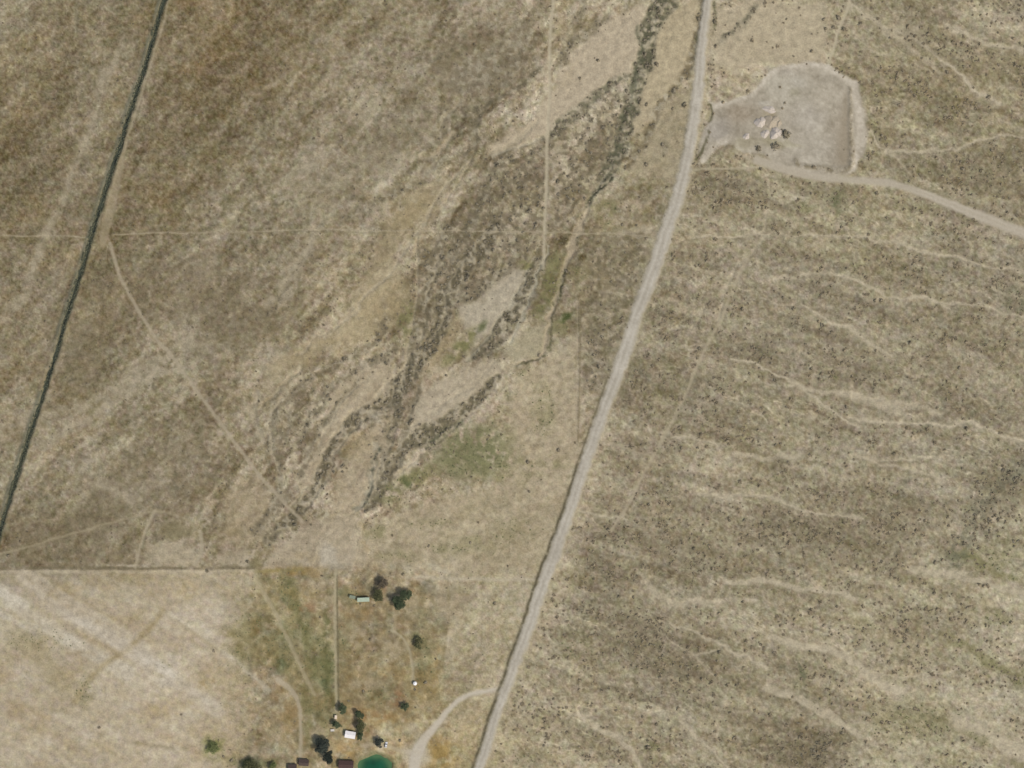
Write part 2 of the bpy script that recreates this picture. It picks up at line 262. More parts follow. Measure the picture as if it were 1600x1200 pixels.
for pts, w, a in [([(700, 350), (680, 400), (672, 450), (660, 500), (640, 545)], 9, .6), ([(560, 590), (530, 625), (505, 660), (490, 700), (468, 740)], 7, .55), ([(600, 500), (575, 545), (540, 560), (500, 585), (450, 615), (425, 650), (415, 690)], 7, .5), ([(655, 600), (640, 650), (628, 700), (615, 745)], 6, .6), ([(500, 350), (480, 400), (445, 440), (420, 490)], 6, .45), ([(430, 700), (440, 740), (425, 790), (400, 830)], 8, .5), ([(690, 250), (660, 285), (610, 300), (570, 330), (530, 345)], 8, .45), ([(760, 300), (740, 340), (715, 380), (700, 420)], 9, .6), ([(640, 690), (618, 730), (600, 770), (580, 790)], 7, .6)]:
    wash(pts, w, a, .5, .5, (108, 98, 77))
# --- narrow cut banks and sandy threads
def thread(pts, w, col=PALE, a=.75, soft=2.2, depth=.5, warp='n', brk=None, lo=-.35, hi=.2):
    sl_, v = paint(line(pts, w, soft, warp), col, a, brk, lo, hi)
    H[sl_] -= depth * v; D[sl_] *= (1 - .9 * v); G[sl_] *= (1 - .8 * v)
thread([(915, 318, 4), (908, 340, 9), (898, 368, 12), (890, 405, 9), (880, 430, 7), (868, 460, 8), (857, 492, 8), (853, 530, 6), (842, 553, 4), (826, 562, 3), (800, 572, 3)], 7, (168, 152, 126), .8, depth=.8)
thread([(930, 296), (945, 275), (955, 262)], 3, (166, 156, 132), .7, warp='m', depth=.6)  # sunlit north-west bank of the gully, painted pale into the soil
wash([(905, 330, 3), (926, 301, 4), (945, 289, 4), (962, 272, 5)], 3, .9, .6, .5, (72, 72, 56), soft=2)  # shaded south-east bank painted as a dark line, with scrub along it
wash([(862, 470, 2), (862, 520, 2), (855, 542, 4), (843, 556, 5), (824, 565, 4), (805, 573, 3)], 3, .7, .5, .5, (84, 82, 56), soft=2)
wash([(888, 424), (880, 434), (872, 470)], 3.5, .8, .7, .5, (80, 78, 52), soft=2)
thread([(858, 385), (846, 425), (832, 458), (816, 488), (806, 515), (798, 535)], 4, (172, 164, 142), .75)
thread([(838, 402), (826, 428), (808, 462), (770, 520), (748, 545), (730, 566)], 4, (170, 162, 140), .5)
thread([(770, 250), (790, 238), (825, 222), (845, 214)], 5, (178, 166, 142), .7); thread([(835, 190), (800, 228), (765, 245)], 8, (168, 155, 128), .4)
thread([(712, 207), (690, 235), (670, 250), (655, 245)], 7, (168, 154, 130), .6); thread([(720, 160), (705, 180), (690, 200)], 6, (160, 147, 122), .5)
thread([(735, 235), (725, 270), (700, 320)], 4, (162, 148, 120), .4)
thread([(700, 470), (690, 495), (670, 530)], 4, (164, 152, 128), .5); thread([(735, 405), (712, 425), (700, 450)], 4, (166, 154, 130), .5)
thread([(612, 570), (618, 600), (608, 635), (570, 652), (548, 675), (530, 705), (505, 760), (470, 800)], 4, (170, 158, 134), .45)
thread([(745, 640), (712, 662), (680, 690), (655, 715), (615, 750)], 3, (168, 154, 128), .5)
thread([(585, 690), (588, 730), (572, 775), (560, 798)], 7, (168, 158, 136), .6, brk=711)
for pts, w in [([(640, 560), (600, 610), (560, 640), (525, 680), (495, 740), (455, 790)], 4), ([(585, 580), (545, 610), (520, 650), (500, 700)], 4), ([(690, 390), (675, 440), (662, 500), (648, 540)], 4), ([(730, 250), (690, 300), (660, 360), (600, 440), (540, 500), (470, 550)], 5), ([(620, 660), (600, 710), (585, 760)], 4), ([(780, 560), (740, 600), (690, 630), (650, 660)], 4), ([(440, 620), (415, 670), (440, 740)], 4)]:
    thread(pts, w, (176, 162, 136), .6, 2.2, .4, brk=int(740 + pts[0][0]), lo=-.6, hi=.1)
thread([(652, 372), (653, 455), (646, 500), (636, 545), (628, 600)], 3.5, (166, 152, 126), .55, warp='m')
thread([(648, 565), (655, 610), (640, 645)], 4, (162, 150, 126), .4)
thread([(400, 610), (395, 650), (405, 685)], 10, (164, 151, 127), .45); thread([(470, 580), (430, 612), (405, 640)], 5, (160, 146, 118), .35)
for x, y, rx, ry in [(555, 165, 20, 30), (650, 50, 22, 12), (480, 300, 30, 20), (300, 540, 26, 18), (300, 510, 18, 16), (200, 75, 12, 26), (170, 120, 12, 40), (400, 660, 16, 30), (640, 260, 26, 16), (520, 290, 16, 14), (590, 330, 14, 10)]:
    paint(blob(x, y, rx, ry, 0, .7), (166, 153, 128), .5, brk=int(800 + x), lo=-.3, hi=.4, sc=9)
for pts in ([(190, 60), (165, 120), (140, 200), (120, 250), (90, 330), (60, 380), (40, 460), (0, 500)], [(60, 395), (20, 470), (0, 480)], [(0, 670), (40, 650), (62, 628)], [(0, 690), (60, 655), (160, 620), (260, 550), (300, 530)], [(60, 700), (160, 640), (250, 575)], [(300, 560), (240, 590), (160, 625)], [(420, 290), (460, 270), (520, 230)], [(560, 190), (600, 150), (640, 130)], [(440, 470), (490, 390), (500, 350)], [(420, 470), (440, 440), (490, 380)], [(130, 735), (165, 760), (205, 785)]):
    thread(pts, 13, (163, 150, 126), .72, 7, .1, brk=int(820 + pts[0][0]), lo=-.6, hi=.3)
# --- eastern rills
for pts, w, a in [
    ([(1330, 8), (1400, 50), (1450, 75), (1490, 103), (1508, 128), (1530, 150), (1560, 165)], 7, .7), ([(1480, 40), (1520, 55), (1545, 75), (1600, 80)], 8, .55), ([(1360, 25), (1410, 70), (1470, 110)], 8, .4),
    ([(1356, 205), (1375, 228), (1400, 240), (1480, 236), (1530, 220), (1560, 213), (1600, 216), (1680, 212)], 4, .7), ([(1385, 235), (1410, 258), (1420, 268)], 6, .4),
    ([(1080, 372), (1180, 366), (1300, 370), (1400, 374), (1450, 394), (1500, 404), (1540, 417), (1600, 424), (1680, 428)], 5, .6), ([(1400, 372), (1450, 396), (1530, 414)], 7, .4),
    ([(1210, 440), (1250, 430), (1330, 432), (1370, 452), (1395, 468), (1440, 462), (1490, 490)], 5, .65), ([(1440, 465), (1470, 480), (1550, 478), (1600, 496)], 4, .6), ([(1200, 470), (1300, 480)], 4, .35),
    ([(1255, 470), (1290, 500), (1330, 515), (1360, 535), (1392, 557)], 6, .7), ([(1550, 450), (1600, 468), (1680, 480)], 4, .5),
    ([(1145, 566), (1180, 568), (1200, 582), (1240, 594), (1262, 615), (1300, 645), (1345, 665)], 5.5, .85), ([(1240, 605), (1290, 612), (1330, 618), (1400, 630), (1470, 642)], 8, .5),
    ([(1330, 650), (1380, 660), (1420, 664), (1470, 666), (1510, 660), (1560, 676), (1600, 690), (1680, 712)], 5.5, .8), ([(1240, 640), (1290, 660)], 4, .4), ([(1340, 620), (1410, 645)], 16, .35),
    ([(1050, 684), (1090, 688), (1125, 698)], 5, .6), ([(1150, 712), (1200, 712), (1245, 710)], 8, .5), ([(1340, 710), (1370, 718), (1470, 717)], 5, .4), ([(1340, 712), (1400, 730), (1440, 738), (1480, 755)], 5, .55), ([(1470, 708), (1550, 712)], 3, .4),
    ([(1090, 772), (1200, 776), (1250, 792), (1290, 800), (1350, 812)], 7, .55), ([(905, 796), (935, 804), (985, 812)], 4, .65), ([(1440, 690), (1400, 700)], 4, .3),
    ([(1000, 898), (1015, 925), (1050, 940), (1130, 945)], 9, .5), ([(1130, 905), (1200, 911), (1240, 918), (1290, 922), (1340, 935)], 8, .6),
    ([(995, 960), (1030, 985), (1070, 1015), (1085, 1030), (1140, 1012)], 4, .55), ([(1050, 972), (1085, 985), (1120, 1008), (1170, 1030), (1200, 1045)], 6, .65), ([(1080, 1020), (1120, 1060)], 5, .4),
    ([(1060, 1130), (1085, 1148), (1110, 1172), (1140, 1200)], 7, .65), ([(930, 1135), (965, 1150), (985, 1170), (1010, 1215)], 9, .55), ([(880, 1115), (930, 1120)], 3, .5),
    ([(1195, 993), (1240, 1010), (1300, 1018), (1340, 1035), (1370, 1060), (1410, 1080)], 12, .6), ([(1195, 1072), (1260, 1100), (1300, 1120), (1340, 1150)], 12, .55), ([(1370, 1050), (1430, 1060), (1500, 1045)], 5, .45),
    ([(1420, 895), (1480, 890), (1540, 910), (1600, 930)], 9, .5), ([(1490, 1125), (1540, 1150), (1600, 1180)], 18, .55), ([(1400, 1180), (1450, 1200)], 8, .4), ([(1550, 875), (1600, 870)], 4, .5),
    ([(1060, 545), (1110, 542)], 4, .5), ([(1100, 470), (1080, 520)], 5, .3), ([(930, 455), (960, 460), (990, 458)], 6, .22), ([(975, 365), (1020, 362)], 9, .4), ([(1120, 500), (1135, 440), (1180, 400), (1200, 330)], 7, .4), ([(1240, 75), (1275, 95)], 5, .2),
    ([(1400, 40), (1440, 60)], 12, .3), ([(1560, 190), (1600, 205)], 6, .4), ([(1350, 80), (1390, 85)], 5, .5), ([(1430, 105), (1460, 115)], 6, .4)]:
    thread(pts, w * .62 + .6 if w < 8 else w * .95, (185, 171, 146), min(1, a * 1.3), 2.2, .3, brk=None)
    thread(pts, w * 2.6, (163, 151, 125), a * .42, 5, .12, brk=int(900 + pts[0][1]), lo=-.5, hi=.3)
# darker scrub ground in the east
for x, y, rx, ry, rot, a in [(1020, 1010, 60, 40, 30, .35), (1010, 985, 45, 22, 20, .25), (1260, 840, 90, 30, 5, .3), (1260, 1170, 70, 34, 15, .4), (1540, 95, 90, 22, 20, .35), (1420, 60, 70, 20, 18, .3), (1560, 270, 60, 24, 0, .3), (1220, 360, 30, 14, 0, .3), (1160, 300, 60, 14, 0, .25), (1290, 300, 60, 14, 5, .2), (1300, 350, 30, 14, 0, .25), (1280, 440, 40, 14, 8, .35), (1170, 540, 50, 26, 10, .25), (1330, 560, 70, 30, 20, .22), (1100, 620, 60, 40, 0, .2), (1430, 810, 60, 30, 0, .25), (1400, 880, 40, 30, 20, .25), (1560, 780, 34, 34, 0, .3), (1090, 860, 60, 26, 0, .25), (960, 840, 50, 30, 0, .2), (1400, 970, 50, 26, 15, .2), (1000, 700, 50, 20, 0, .2), (1090, 1080, 60, 26, 40, .3), (1380, 1010, 50, 10, 25, .25), (1290, 1060, 60, 12, 15, .2), (1560, 20, 40, 20, 0, .15), (960, 560, 30, 60, 0, .15), (1590, 440, 22, 40, 20, .25)]:
    sl_, v = paint(blob(x, y, rx, ry, rot, .6), (112, 101, 78), a, brk=int(1000 + x), lo=-.5, hi=.3, sc=10); D[sl_] = np.clip(D[sl_] + .35 * v * a / .3, 0, .9)
# --- greens
def green(x, y, rx, ry, rot=0, a=.7, col=GRN, dens=.5, sc=11, soft=.55):
    sl_, v = paint(blob(x, y, rx, ry, rot, soft), col, min(1, a * 1.12), brk=int(1100 + x + y), lo=-.55, hi=.2, sc=sc); G[sl_] = np.maximum(G[sl_], dens * v)
for g in [(742, 703, 58, 38, -8, .8, (117, 116, 80), .5, 7), (722, 722, 44, 26, 0, .65, (120, 117, 82), .5, 8), (770, 735, 26, 12, 0, .5), (635, 753, 9, 8, 0, .9, DGRN), (652, 744, 32, 12, -32, .75), (612, 770, 22, 13, -30, .65), (722, 540, 40, 11, -48, .9), (755, 508, 12, 6, -40, .6, DGRN), (825, 413, 13, 7, 0, .75), (632, 505, 13, 34, 12, .7), (866, 428, 13, 34, 12, .75), (846, 472, 11, 32, 24, .75), (882, 497, 13, 5, -15, .95, (76, 84, 48)), (873, 510, 16, 12, 0, .5), (905, 430, 14, 14, 0, .35), (945, 330, 16, 20, 0, .45), (850, 640, 14, 40, 0, .3), (815, 580, 16, 12, 0, .35), (800, 622, 8, 6, 0, .5), (860, 720, 22, 12, 0, .4), (820, 720, 14, 8, 0, .45), (825, 745, 18, 8, 0, .3), (590, 835, 16, 12, 0, .5), (630, 870, 40, 8, 0, .3), (730, 852, 40, 14, 0, .3), (670, 815, 40, 8, 0, .25), (800, 830, 30, 20, 0, .2), (690, 852, 20, 6, 0, .35),
          (450, 925, 14, 30, -20, .55), (460, 960, 16, 26, 10, .6), (450, 1010, 30, 40, 20, .45), (500, 1030, 22, 34, 0, .75), (512, 1050, 16, 22, 0, .7, DGRN), (480, 990, 20, 20, 0, .5), (400, 990, 40, 30, 20, .4), (380, 1020, 26, 26, 0, .4), (440, 1040, 12, 12, 0, .55, DGRN), (478, 1110, 12, 50, 8, .55), (505, 1130, 10, 40, 0, .45), (545, 930, 24, 14, 0, .55), (540, 1000, 14, 24, 0, .35), (585, 985, 10, 8, 0, .4), (655, 1005, 14, 20, -10, .7), (660, 960, 10, 20, 0, .35), (665, 1050, 14, 26, 0, .4), (600, 1080, 30, 14, 0, .3), (334, 1168, 14, 18, 10, .75, (112, 116, 66)), (390, 1196, 22, 14, 0, .85, DGRN), (360, 1186, 24, 8, 0, .35), (425, 1192, 18, 10, 0, .5), (60, 1000, 60, 16, 0, .15), (130, 1080, 16, 24, 0, .25), (255, 1040, 12, 8, 0, .3),
          (1520, 880, 34, 11, 20, .6), (1560, 860, 30, 20, 0, .35), (1495, 875, 16, 14, 0, .4, (100, 104, 78)), (1510, 1012, 40, 9, 25, .6), (1560, 1045, 34, 9, 25, .6), (1595, 1060, 16, 16, 0, .7), (1555, 965, 30, 14, 10, .45), (1440, 1120, 50, 30, 0, .25), (1530, 1155, 30, 8, 30, .4), (1460, 1125, 26, 9, 20, .35), (1595, 1195, 22, 8, 10, .6), (1345, 975, 20, 10, 0, .2), (1310, 312, 14, 20, 20, .6, (104, 106, 76)), (1255, 325, 20, 7, 0, .5), (1590, 470, 14, 16, 30, .5, (106, 106, 82)), (1250, 1065, 10, 16, 30, .3), (1250, 1050, 4, 16, -20, .55, (92, 94, 70)), (1570, 900, 30, 6, 15, .5), (900, 1010, 20, 30, 0, .15), (1215, 740, 20, 10, 0, .15), (1305, 590, 6, 10, 0, .4), (830, 1180, 30, 10, 0, .2), (1015, 1165, 12, 9, 0, .45, (100, 98, 62)), (1400, 1130, 40, 30, 0, .2)]:
    green(*g)
# grey sage in the far east gully
sl_, v = paint(line([(1600, 730), (1560, 760), (1535, 790), (1515, 830), (1490, 870)], 26, 10), (112, 108, 88), .6, brk=1301, lo=-.3, hi=.2, sc=8); D[sl_] = np.maximum(D[sl_], .5 * v)
for pts, col, a, sd_ in [([(405, 897), (524, 890), (525, 1115), (490, 1180), (470, 1100), (430, 1040), (360, 1020), (340, 985), (400, 960)], (132, 121, 84), .6, 1390), ([(530, 915), (690, 910), (690, 1080), (640, 1140), (535, 1130)], (136, 120, 86), .6, 1391), ([(400, 1080), (470, 1060), (475, 1180), (420, 1170)], (146, 124, 88), .4, 1392), ([(640, 1020), (690, 1000), (685, 1090), (640, 1100)], (128, 114, 78), .4, 1393)]:
    paint(poly(pts, 12), col, a, brk=sd_, lo=-.35, hi=.35, sc=11)
lot = sstep(20, 0, np.maximum(np.abs(PX - 545) - 150, np.abs(PY - 1040) - 150)); C += (lot * (20 * fbm(PX, PY, 7, 1395, 3) + 20 * fbm(PX, PY, 17, 1396, 3, ang=75, stretch=2) - 4))[..., None] * np.array((1, 1, .9)); C += (lot * 9 * fbm(PX, PY, 13, 1397, 3))[..., None] * np.array((.8, -.1, -.6))
for pts, w, col, a in [([(515, 960), (514, 1040), (517, 1110)], 13, (104, 102, 64), .8), ([(538, 920), (540, 1000), (538, 1070)], 9, (126, 114, 80), .6), ([(455, 900), (462, 950), (478, 1000), (492, 1050)], 13, (112, 108, 68), .7), ([(470, 1085), (482, 1130), (484, 1165)], 11, (120, 112, 74), .65), ([(430, 935), (450, 985), (475, 1040)], 10, (150, 136, 100), .4)]:
    paint(line(pts, w, 6), col, a, brk=1398 + int(pts[0][0]), lo=-.4, hi=.25, sc=9)
for x, y, rx, ry in [(500, 925, 22, 24), (560, 1000, 16, 20), (610, 1015, 24, 18), (700, 950, 22, 24), (575, 1065, 20, 12), (640, 950, 14, 12), (500, 1150, 10, 16)]:
    paint(blob(x, y, rx, ry, 0, .6), (166, 150, 122), .65, brk=1360 + x, lo=-.5, hi=.2, sc=9)
# --- ochre and rusty ground around the homestead
for x, y, rx, ry, a, col in [(455, 893, 40, 8, .6, (146, 118, 66)), (480, 950, 14, 8, .5, (140, 96, 62)), (690, 1175, 24, 26, .7, (152, 122, 66)), (590, 1115, 34, 12, .6, (142, 104, 62)), (620, 1090, 10, 12, .5, (140, 92, 62)), (545, 1170, 20, 18, .6, (166, 134, 84)), (610, 1130, 36, 12, .4, (152, 124, 72)), (450, 1120, 16, 34, .5, (146, 116, 74)), (560, 960, 30, 12, .45, (142, 112, 72)), (682, 1060, 6, 40, .5, (148, 120, 70)), (600, 1052, 40, 12, .4, (144, 118, 74)), (470, 925, 20, 14, .4, (150, 124, 76)), (325, 1065, 14, 7, .5, (140, 116, 72)), (290, 925, 26, 12, .35, (152, 130, 88)), (110, 920, 20, 10, .3, (152, 130, 88)), (45, 950, 26, 10, .35, (144, 128, 90)), (155, 1160, 14, 20, .25, (156, 132, 90)), (250, 1110, 40, 14, .25, (160, 140, 98)), (620, 905, 20, 10, .3, (148, 130, 92)), (540, 1060, 12, 60, .3, (140, 120, 82)), (660, 1080, 26, 26, .3, (148, 124, 78)), (570, 840, 6, 24, .3, (150, 128, 86)), (570, 1145, 16, 10, .4, (140, 98, 64)), (480, 870, 30, 8, .25, (150, 130, 92)), (740, 1110, 30, 30, .15, (156, 136, 92)), (520, 1110, 5, 40, .5, (96, 84, 52))]:
    paint(blob(x, y, rx, ry, 0, .6), col, a, brk=int(1400 + x), lo=-.5, hi=.3, sc=9)
# --- south-west field: broad cultivation passes
for pts, w, col, a in [([(0, 925), (80, 985), (200, 1050)], 24, (178, 167, 148), .5), ([(40, 900), (140, 970), (210, 1010), (260, 1060)], 30, (177, 165, 146), .5), ([(150, 895), (200, 925), (255, 955), (340, 1010), (420, 1080)], 7, (180, 168, 146), .5), ([(165, 905), (210, 930), (260, 958), (345, 1018)], 3, (142, 128, 98), .45), ([(255, 955), (215, 1005), (150, 1045), (115, 1095)], 9, (146, 130, 96), .5), ([(90, 915), (190, 975)], 4, (150, 134, 102), .35), ([(0, 980), (60, 1020), (100, 1080)], 30, (150, 138, 108), .35), ([(200, 1160), (270, 1170)], 3, (130, 118, 88), .5), ([(70, 940), (240, 1040), (340, 1110)], 22, (174, 162, 144), .4), ([(20, 1180), (120, 1120), (240, 1060)], 20, (170, 156, 132), .3)]:
    paint(line(pts, w, 5, 'm'), col, min(1, a * 1.5), brk=1501, lo=-.8, hi=0)
SWb = fbm(PX, PY, 16, 1511, 4, ang=28, stretch=5); C += (SW * (15 * SWb + 12 * fbm(PX, PY, 34, 1512, 3, ang=-35, stretch=2)))[..., None] * np.array((.85, 1, 1.2))
C += (sstep(886, 900, PY) * WEST * 7 * fbm(PX, PY, 14, 1521, 3))[..., None]
paint(line([(150, 884), (235, 884)], 5, 2, 'm'), (182, 170, 148), .7, brk=1531); paint(line([(0, 888), (150, 887), (330, 889), (398, 887)], 5, 2, 'm'), (112, 101, 78), .75, brk=1533, lo=-.7, hi=0)
paint(line([(0, 893), (400, 893)], 5, 3, 'm'), (176, 163, 140), .5); paint(line([(400, 893), (470, 890)], 5, 3, 'm'), (128, 118, 70), .5)
paint(blob(272, 827, 28, 16), (124, 113, 82), .75); paint(blob(400, 880, 9, 9), (118, 108, 74), .6)
paint(blob(705, 930, 36, 26), (150, 137, 113), .55, brk=1541); paint(line([(702, 905), (700, 950), (690, 1050), (684, 1090)], 4, 3, 'm'), (126, 112, 78), .6, brk=1543)
paint(line([(650, 902), (720, 904), (835, 906)], 5, 2.5, 'm'), (180, 167, 142), .85); paint(blob(510, 872, 14, 18), (178, 168, 150), .7)
paint(blob(700, 1010, 10, 26), (174, 160, 136), .5); paint(blob(420, 840, 30, 14), (160, 147, 122), .4, brk=1547)

# --- worn tracks
def track(pts, w, lab, col=(168, 155, 130), a=.85, soft=2.0, wear=.12, grade=True):
    m = line(pts, w, soft, 'm'); sl_, v = paint(m, col, a)
    v = m[1]; H[sl_] = H[sl_] * (1 - .6 * v) - wear * v; D[sl_] *= (1 - .97 * v); G[sl_] *= (1 - .9 * v)
    if lab: LAB[sl_][(m[2] < 0.8)] = lab
NAMES = {0: 'ground'}
def newlab(n):
    k = len(NAMES); NAMES[k] = n; return k
TR = [([(865, -80), (865, 0), (860, 60), (858, 130), (856, 200), (853, 290), (851, 350), (849, 420)], 5, (180, 167, 141), .85),
      ([(172, 380), (180, 418), (212, 478), (248, 535), (270, 556), (300, 600), (330, 642), (365, 690), (400, 738), (440, 782), (472, 815)], 5.5, (167, 153, 129), .76),
      ([(270, -60), (263, 0), (258, 30), (248, 60), (235, 105), (215, 165), (200, 212)], 3.2, (162, 149, 124), .65),
      ([(199, 212, 4), (188, 260, 9), (178, 300, 14), (168, 345, 16), (160, 380, 12)], 10, (160, 144, 116), .6),
      ([(0, 865), (40, 855), (130, 830), (210, 808), (240, 797), (288, 806), (312, 830)], 3.2, (158, 144, 116), .7),
      ([(242, 798), (222, 840), (210, 886)], 4.5, (168, 154, 128), .75), ([(312, 830), (318, 856), (305, 880)], 6, (168, 155, 130), .75),
      ([(400, 905), (425, 950), (450, 1000), (470, 1042), (492, 1085)], 6, (166, 152, 122), .65),
      ([(434, 1062, 9), (452, 1075, 9), (466, 1095, 6), (470, 1130, 5), (470, 1185, 6)], 6, (172, 158, 134), .75),
      ([(524, 890), (523, 950), (525, 1010), (526, 1060), (526, 1112)], 4.2, (170, 158, 128), .75),
      ([(612, 985), (635, 1000), (645, 1040), (645, 1068)], 4, (172, 160, 132), .65), ([(620, 930), (618, 985)], 4, (162, 146, 112), .4),
      ([(1334, -60), (1328, 8), (1314, 35), (1303, 75), (1292, 100)], 4.5, (182, 169, 142), .9),
      ([(1170, 405), (1150, 440), (1130, 490), (1095, 560), (1070, 622), (1042, 672), (1020, 715), (1000, 748), (985, 785), (955, 832)], 4.8, (172, 158, 132), .66),
      ([(945, 688), (985, 703), (1018, 714)], 3.5, (164, 150, 124), .55), ([(1085, 266), (1190, 262)], 3.2, (178, 166, 140), .75),
      ([(1145, 236), (1170, 250), (1195, 262)], 4, (172, 160, 136), .6)]
for pts, w, col, a in TR: track(pts, w, newlab('trail'), col, a)
for yy in ([(0, 368), (100, 368), (140, 373)], [(180, 366), (490, 359), (700, 361), (920, 362), (1040, 372)]): track(yy, 2.4, 0, (165, 151, 125), .72, 1.3, .05)
track([(180, 362.5), (490, 362), (700, 366), (900, 367)], 1.5, 0, (126, 114, 90), .35, 1.2, 0)
paint(line([(907, 470), (906, 600), (903, 690)], 2.2, 1.2, 'p'), (118, 106, 80), .55); paint(line([(902.5, 470), (902, 600), (900, 700)], 2.5, 1.5, 'p'), (176, 160, 134), .5)
paint(line([(526.5, 905), (528, 1000), (530, 1110)], 2, 1.4, 'p'), (112, 102, 70), .6)
# --- gravel yard, loop and haul road
K = newlab('gravel_yard')
m = poly([(1106, 158), (1135, 160), (1180, 148), (1196, 122), (1216, 106), (1240, 101), (1290, 101), (1312, 118), (1336, 132), (1345, 165), (1352, 205), (1346, 245), (1332, 270), (1290, 276), (1240, 265), (1186, 246), (1160, 240), (1142, 226), (1122, 226), (1104, 252), (1090, 262), (1098, 215), (1108, 190)], 4, 'n')
sl_, v = paint(m, (169, 158, 140), .93); D[sl_] *= (1 - .98 * v); H[sl_] *= (1 - .8 * v); LAB[sl_][m[2] < .6] = K
for x, y, rx, ry, col, a in [(1150, 190, 36, 26, (152, 141, 123), .9), (1160, 178, 20, 14, (162, 145, 124), .5), (1125, 205, 20, 20, (156, 147, 135), .7), (1230, 140, 40, 24, (168, 160, 142), .5), (1225, 112, 24, 8, (160, 150, 136), .4), (1290, 120, 22, 6, (150, 140, 122), .5), (1260, 180, 30, 20, (174, 165, 152), .5), (1310, 220, 14, 40, (150, 137, 118), .6), (1270, 225, 40, 26, (174, 165, 150), .4), (1250, 195, 8, 8, (158, 148, 130), .4), (1270, 195, 5, 5, (150, 140, 124), .4), (1265, 170, 5, 4, (150, 140, 126), .4), (1240, 145, 8, 5, (152, 144, 118), .4), (1245, 130, 12, 8, (158, 150, 136), .4), (1165, 225, 18, 10, (150, 140, 112), .5), (1200, 185, 12, 14, (152, 138, 112), .7), (1205, 225, 18, 8, (148, 138, 108), .6), (1230, 222, 24, 5, (160, 152, 120), .4), (1195, 165, 10, 6, (186, 178, 164), .6)]:
    paint(blob(x, y, rx, ry, 0, .7), col, a)
for pts, w, a in [([(1118, 165), (1145, 158), (1180, 148), (1194, 126), (1214, 108), (1240, 102), (1290, 102), (1312, 119), (1336, 133)], 8, .6), ([(1334, 132), (1340, 165), (1344, 205), (1340, 240), (1332, 262)], 11, .7), ([(1345, 195), (1352, 210), (1345, 228)], 9, .6), ([(1100, 250), (1120, 226), (1140, 215)], 10, .5)]:
    paint(line(pts, w, 3, 'm'), (189, 177, 159), min(1, a * 1.45), brk=1621, lo=-.9, hi=-.1)
yn = fbm(PX, PY, 6, 1601, 3); C += ((LAB == K) * (15 * yn + 9 * fbm(PX, PY, 2.6, 1611, 2) + 14 * fbm(PX, PY, 18, 1613, 2)))[..., None]
K = newlab('haul_road')
m = line([(1182, 250, 12), (1215, 262, 14), (1260, 273, 13), (1300, 279, 11), (1360, 282, 11), (1400, 287, 11), (1440, 300, 12), (1480, 317, 13), (1520, 334, 15), (1560, 349, 16), (1600, 364, 17), (1690, 398, 18)], 12, 3, 'm')
sl_, v = paint(m, (177, 165, 146), .9); D[sl_] *= (1 - .98 * v); H[sl_] *= (1 - .85 * v); LAB[sl_][m[2] < .4] = K
for off in (-3.4, 3.2):
    paint(line([(1440, 300 + off), (1480, 317 + off), (1520, 334 + off), (1600, 364 + off), (1690, 398 + off)], 3, 2, 'm'), (186, 174, 156), .5)
paint(line([(1440, 290), (1480, 306), (1520, 322), (1600, 350)], 4, 3, 'm'), (138, 126, 100), .45)
# driveway
K = newlab('driveway')
m = line([(790, 1078, 6), (752, 1079, 7), (722, 1089, 8), (700, 1109, 9), (684, 1130, 11), (665, 1150, 14), (652, 1172, 18), (645, 1200, 16), (640, 1250, 14)], 9, 3, 'm')
sl_, v = paint(m, (190, 178, 160), .95); D[sl_] *= (1 - .98 * v); H[sl_] *= (1 - .85 * v); LAB[sl_][m[2] < .4] = K
m = line([(655, 1176), (630, 1173), (605, 1166), (580, 1162), (565, 1166)], 6, 3, 'm'); sl_, v = paint(m, (176, 160, 132), .7); LAB[sl_][m[2] < .4] = K
paint(line([(655, 1150), (640, 1135)], 14, 6, 'm'), (176, 164, 142), .55); paint(blob(650, 1180, 20, 24), (188, 177, 160), .7)
# main road on its low bank
K = newlab('gravel_road')
m = line(ROAD, 18, 3.0, 'm'); s_ = m[2] + 2.2 * fbm(PX[m[0]], PY[m[0]], 7, 1699, 2); m = (m[0], sstep(3, -3, s_), s_)
shoulder = sstep(9, 1, s_) * .5; C[m[0]] += shoulder[..., None] * (np.array((158, 146, 118), np.float32) - C[m[0]]); D[m[0]] *= 1 - .7 * sstep(9, 0, s_)
sl_, v = paint(m, GRAVEL, .95); D[sl_] *= (1 - .98 * v); G[sl_] *= (1 - .98 * v)
H[sl_] = H[sl_] * (1 - v) + .55 * sstep(5, -4, s_); LAB[sl_][s_ < .3] = K
rs_ = m[1] * (14 * fbm(PX[sl_], PY[sl_], 26, 1721, 3) + 12 * fbm(PX[sl_], PY[sl_], 3.2, 1723, 2)); C[sl_] += rs_[..., None]
for off, col in ((-7.6, (163, 153, 134)), (7.8, (166, 156, 136)), (-4.2, (190, 181, 166)), (4.2, (189, 180, 165)), (0, (160, 151, 135))):
    paint(line([(p[0] + off * p[2] / 19, p[1]) for p in ROAD], 3.2, 2.4, 'm'), col, .65, brk=1701 + int(off), lo=-.6, hi=.3, sc=24)
paint(line([(p[0] - p[2] * .5 - 3.2, p[1], 3.6 if p[1] > 690 else .8) for p in ROAD if p[1] > 560], 2.5, 2.0, 'm'), (88, 80, 60), .9, brk=1703, lo=-.7, hi=-.1)  # shade beside the raised road, painted dark into the ground on its left
for pts in ([(1117, 5), (1119, 35), (1112, 65)], [(1090, 30), (1088, 70), (1084, 95)]):
    sl_, v = paint(line(pts, 4, 2.4, 'm'), (96, 94, 66), .75, brk=1705); D[sl_] = np.maximum(D[sl_], .6 * v)
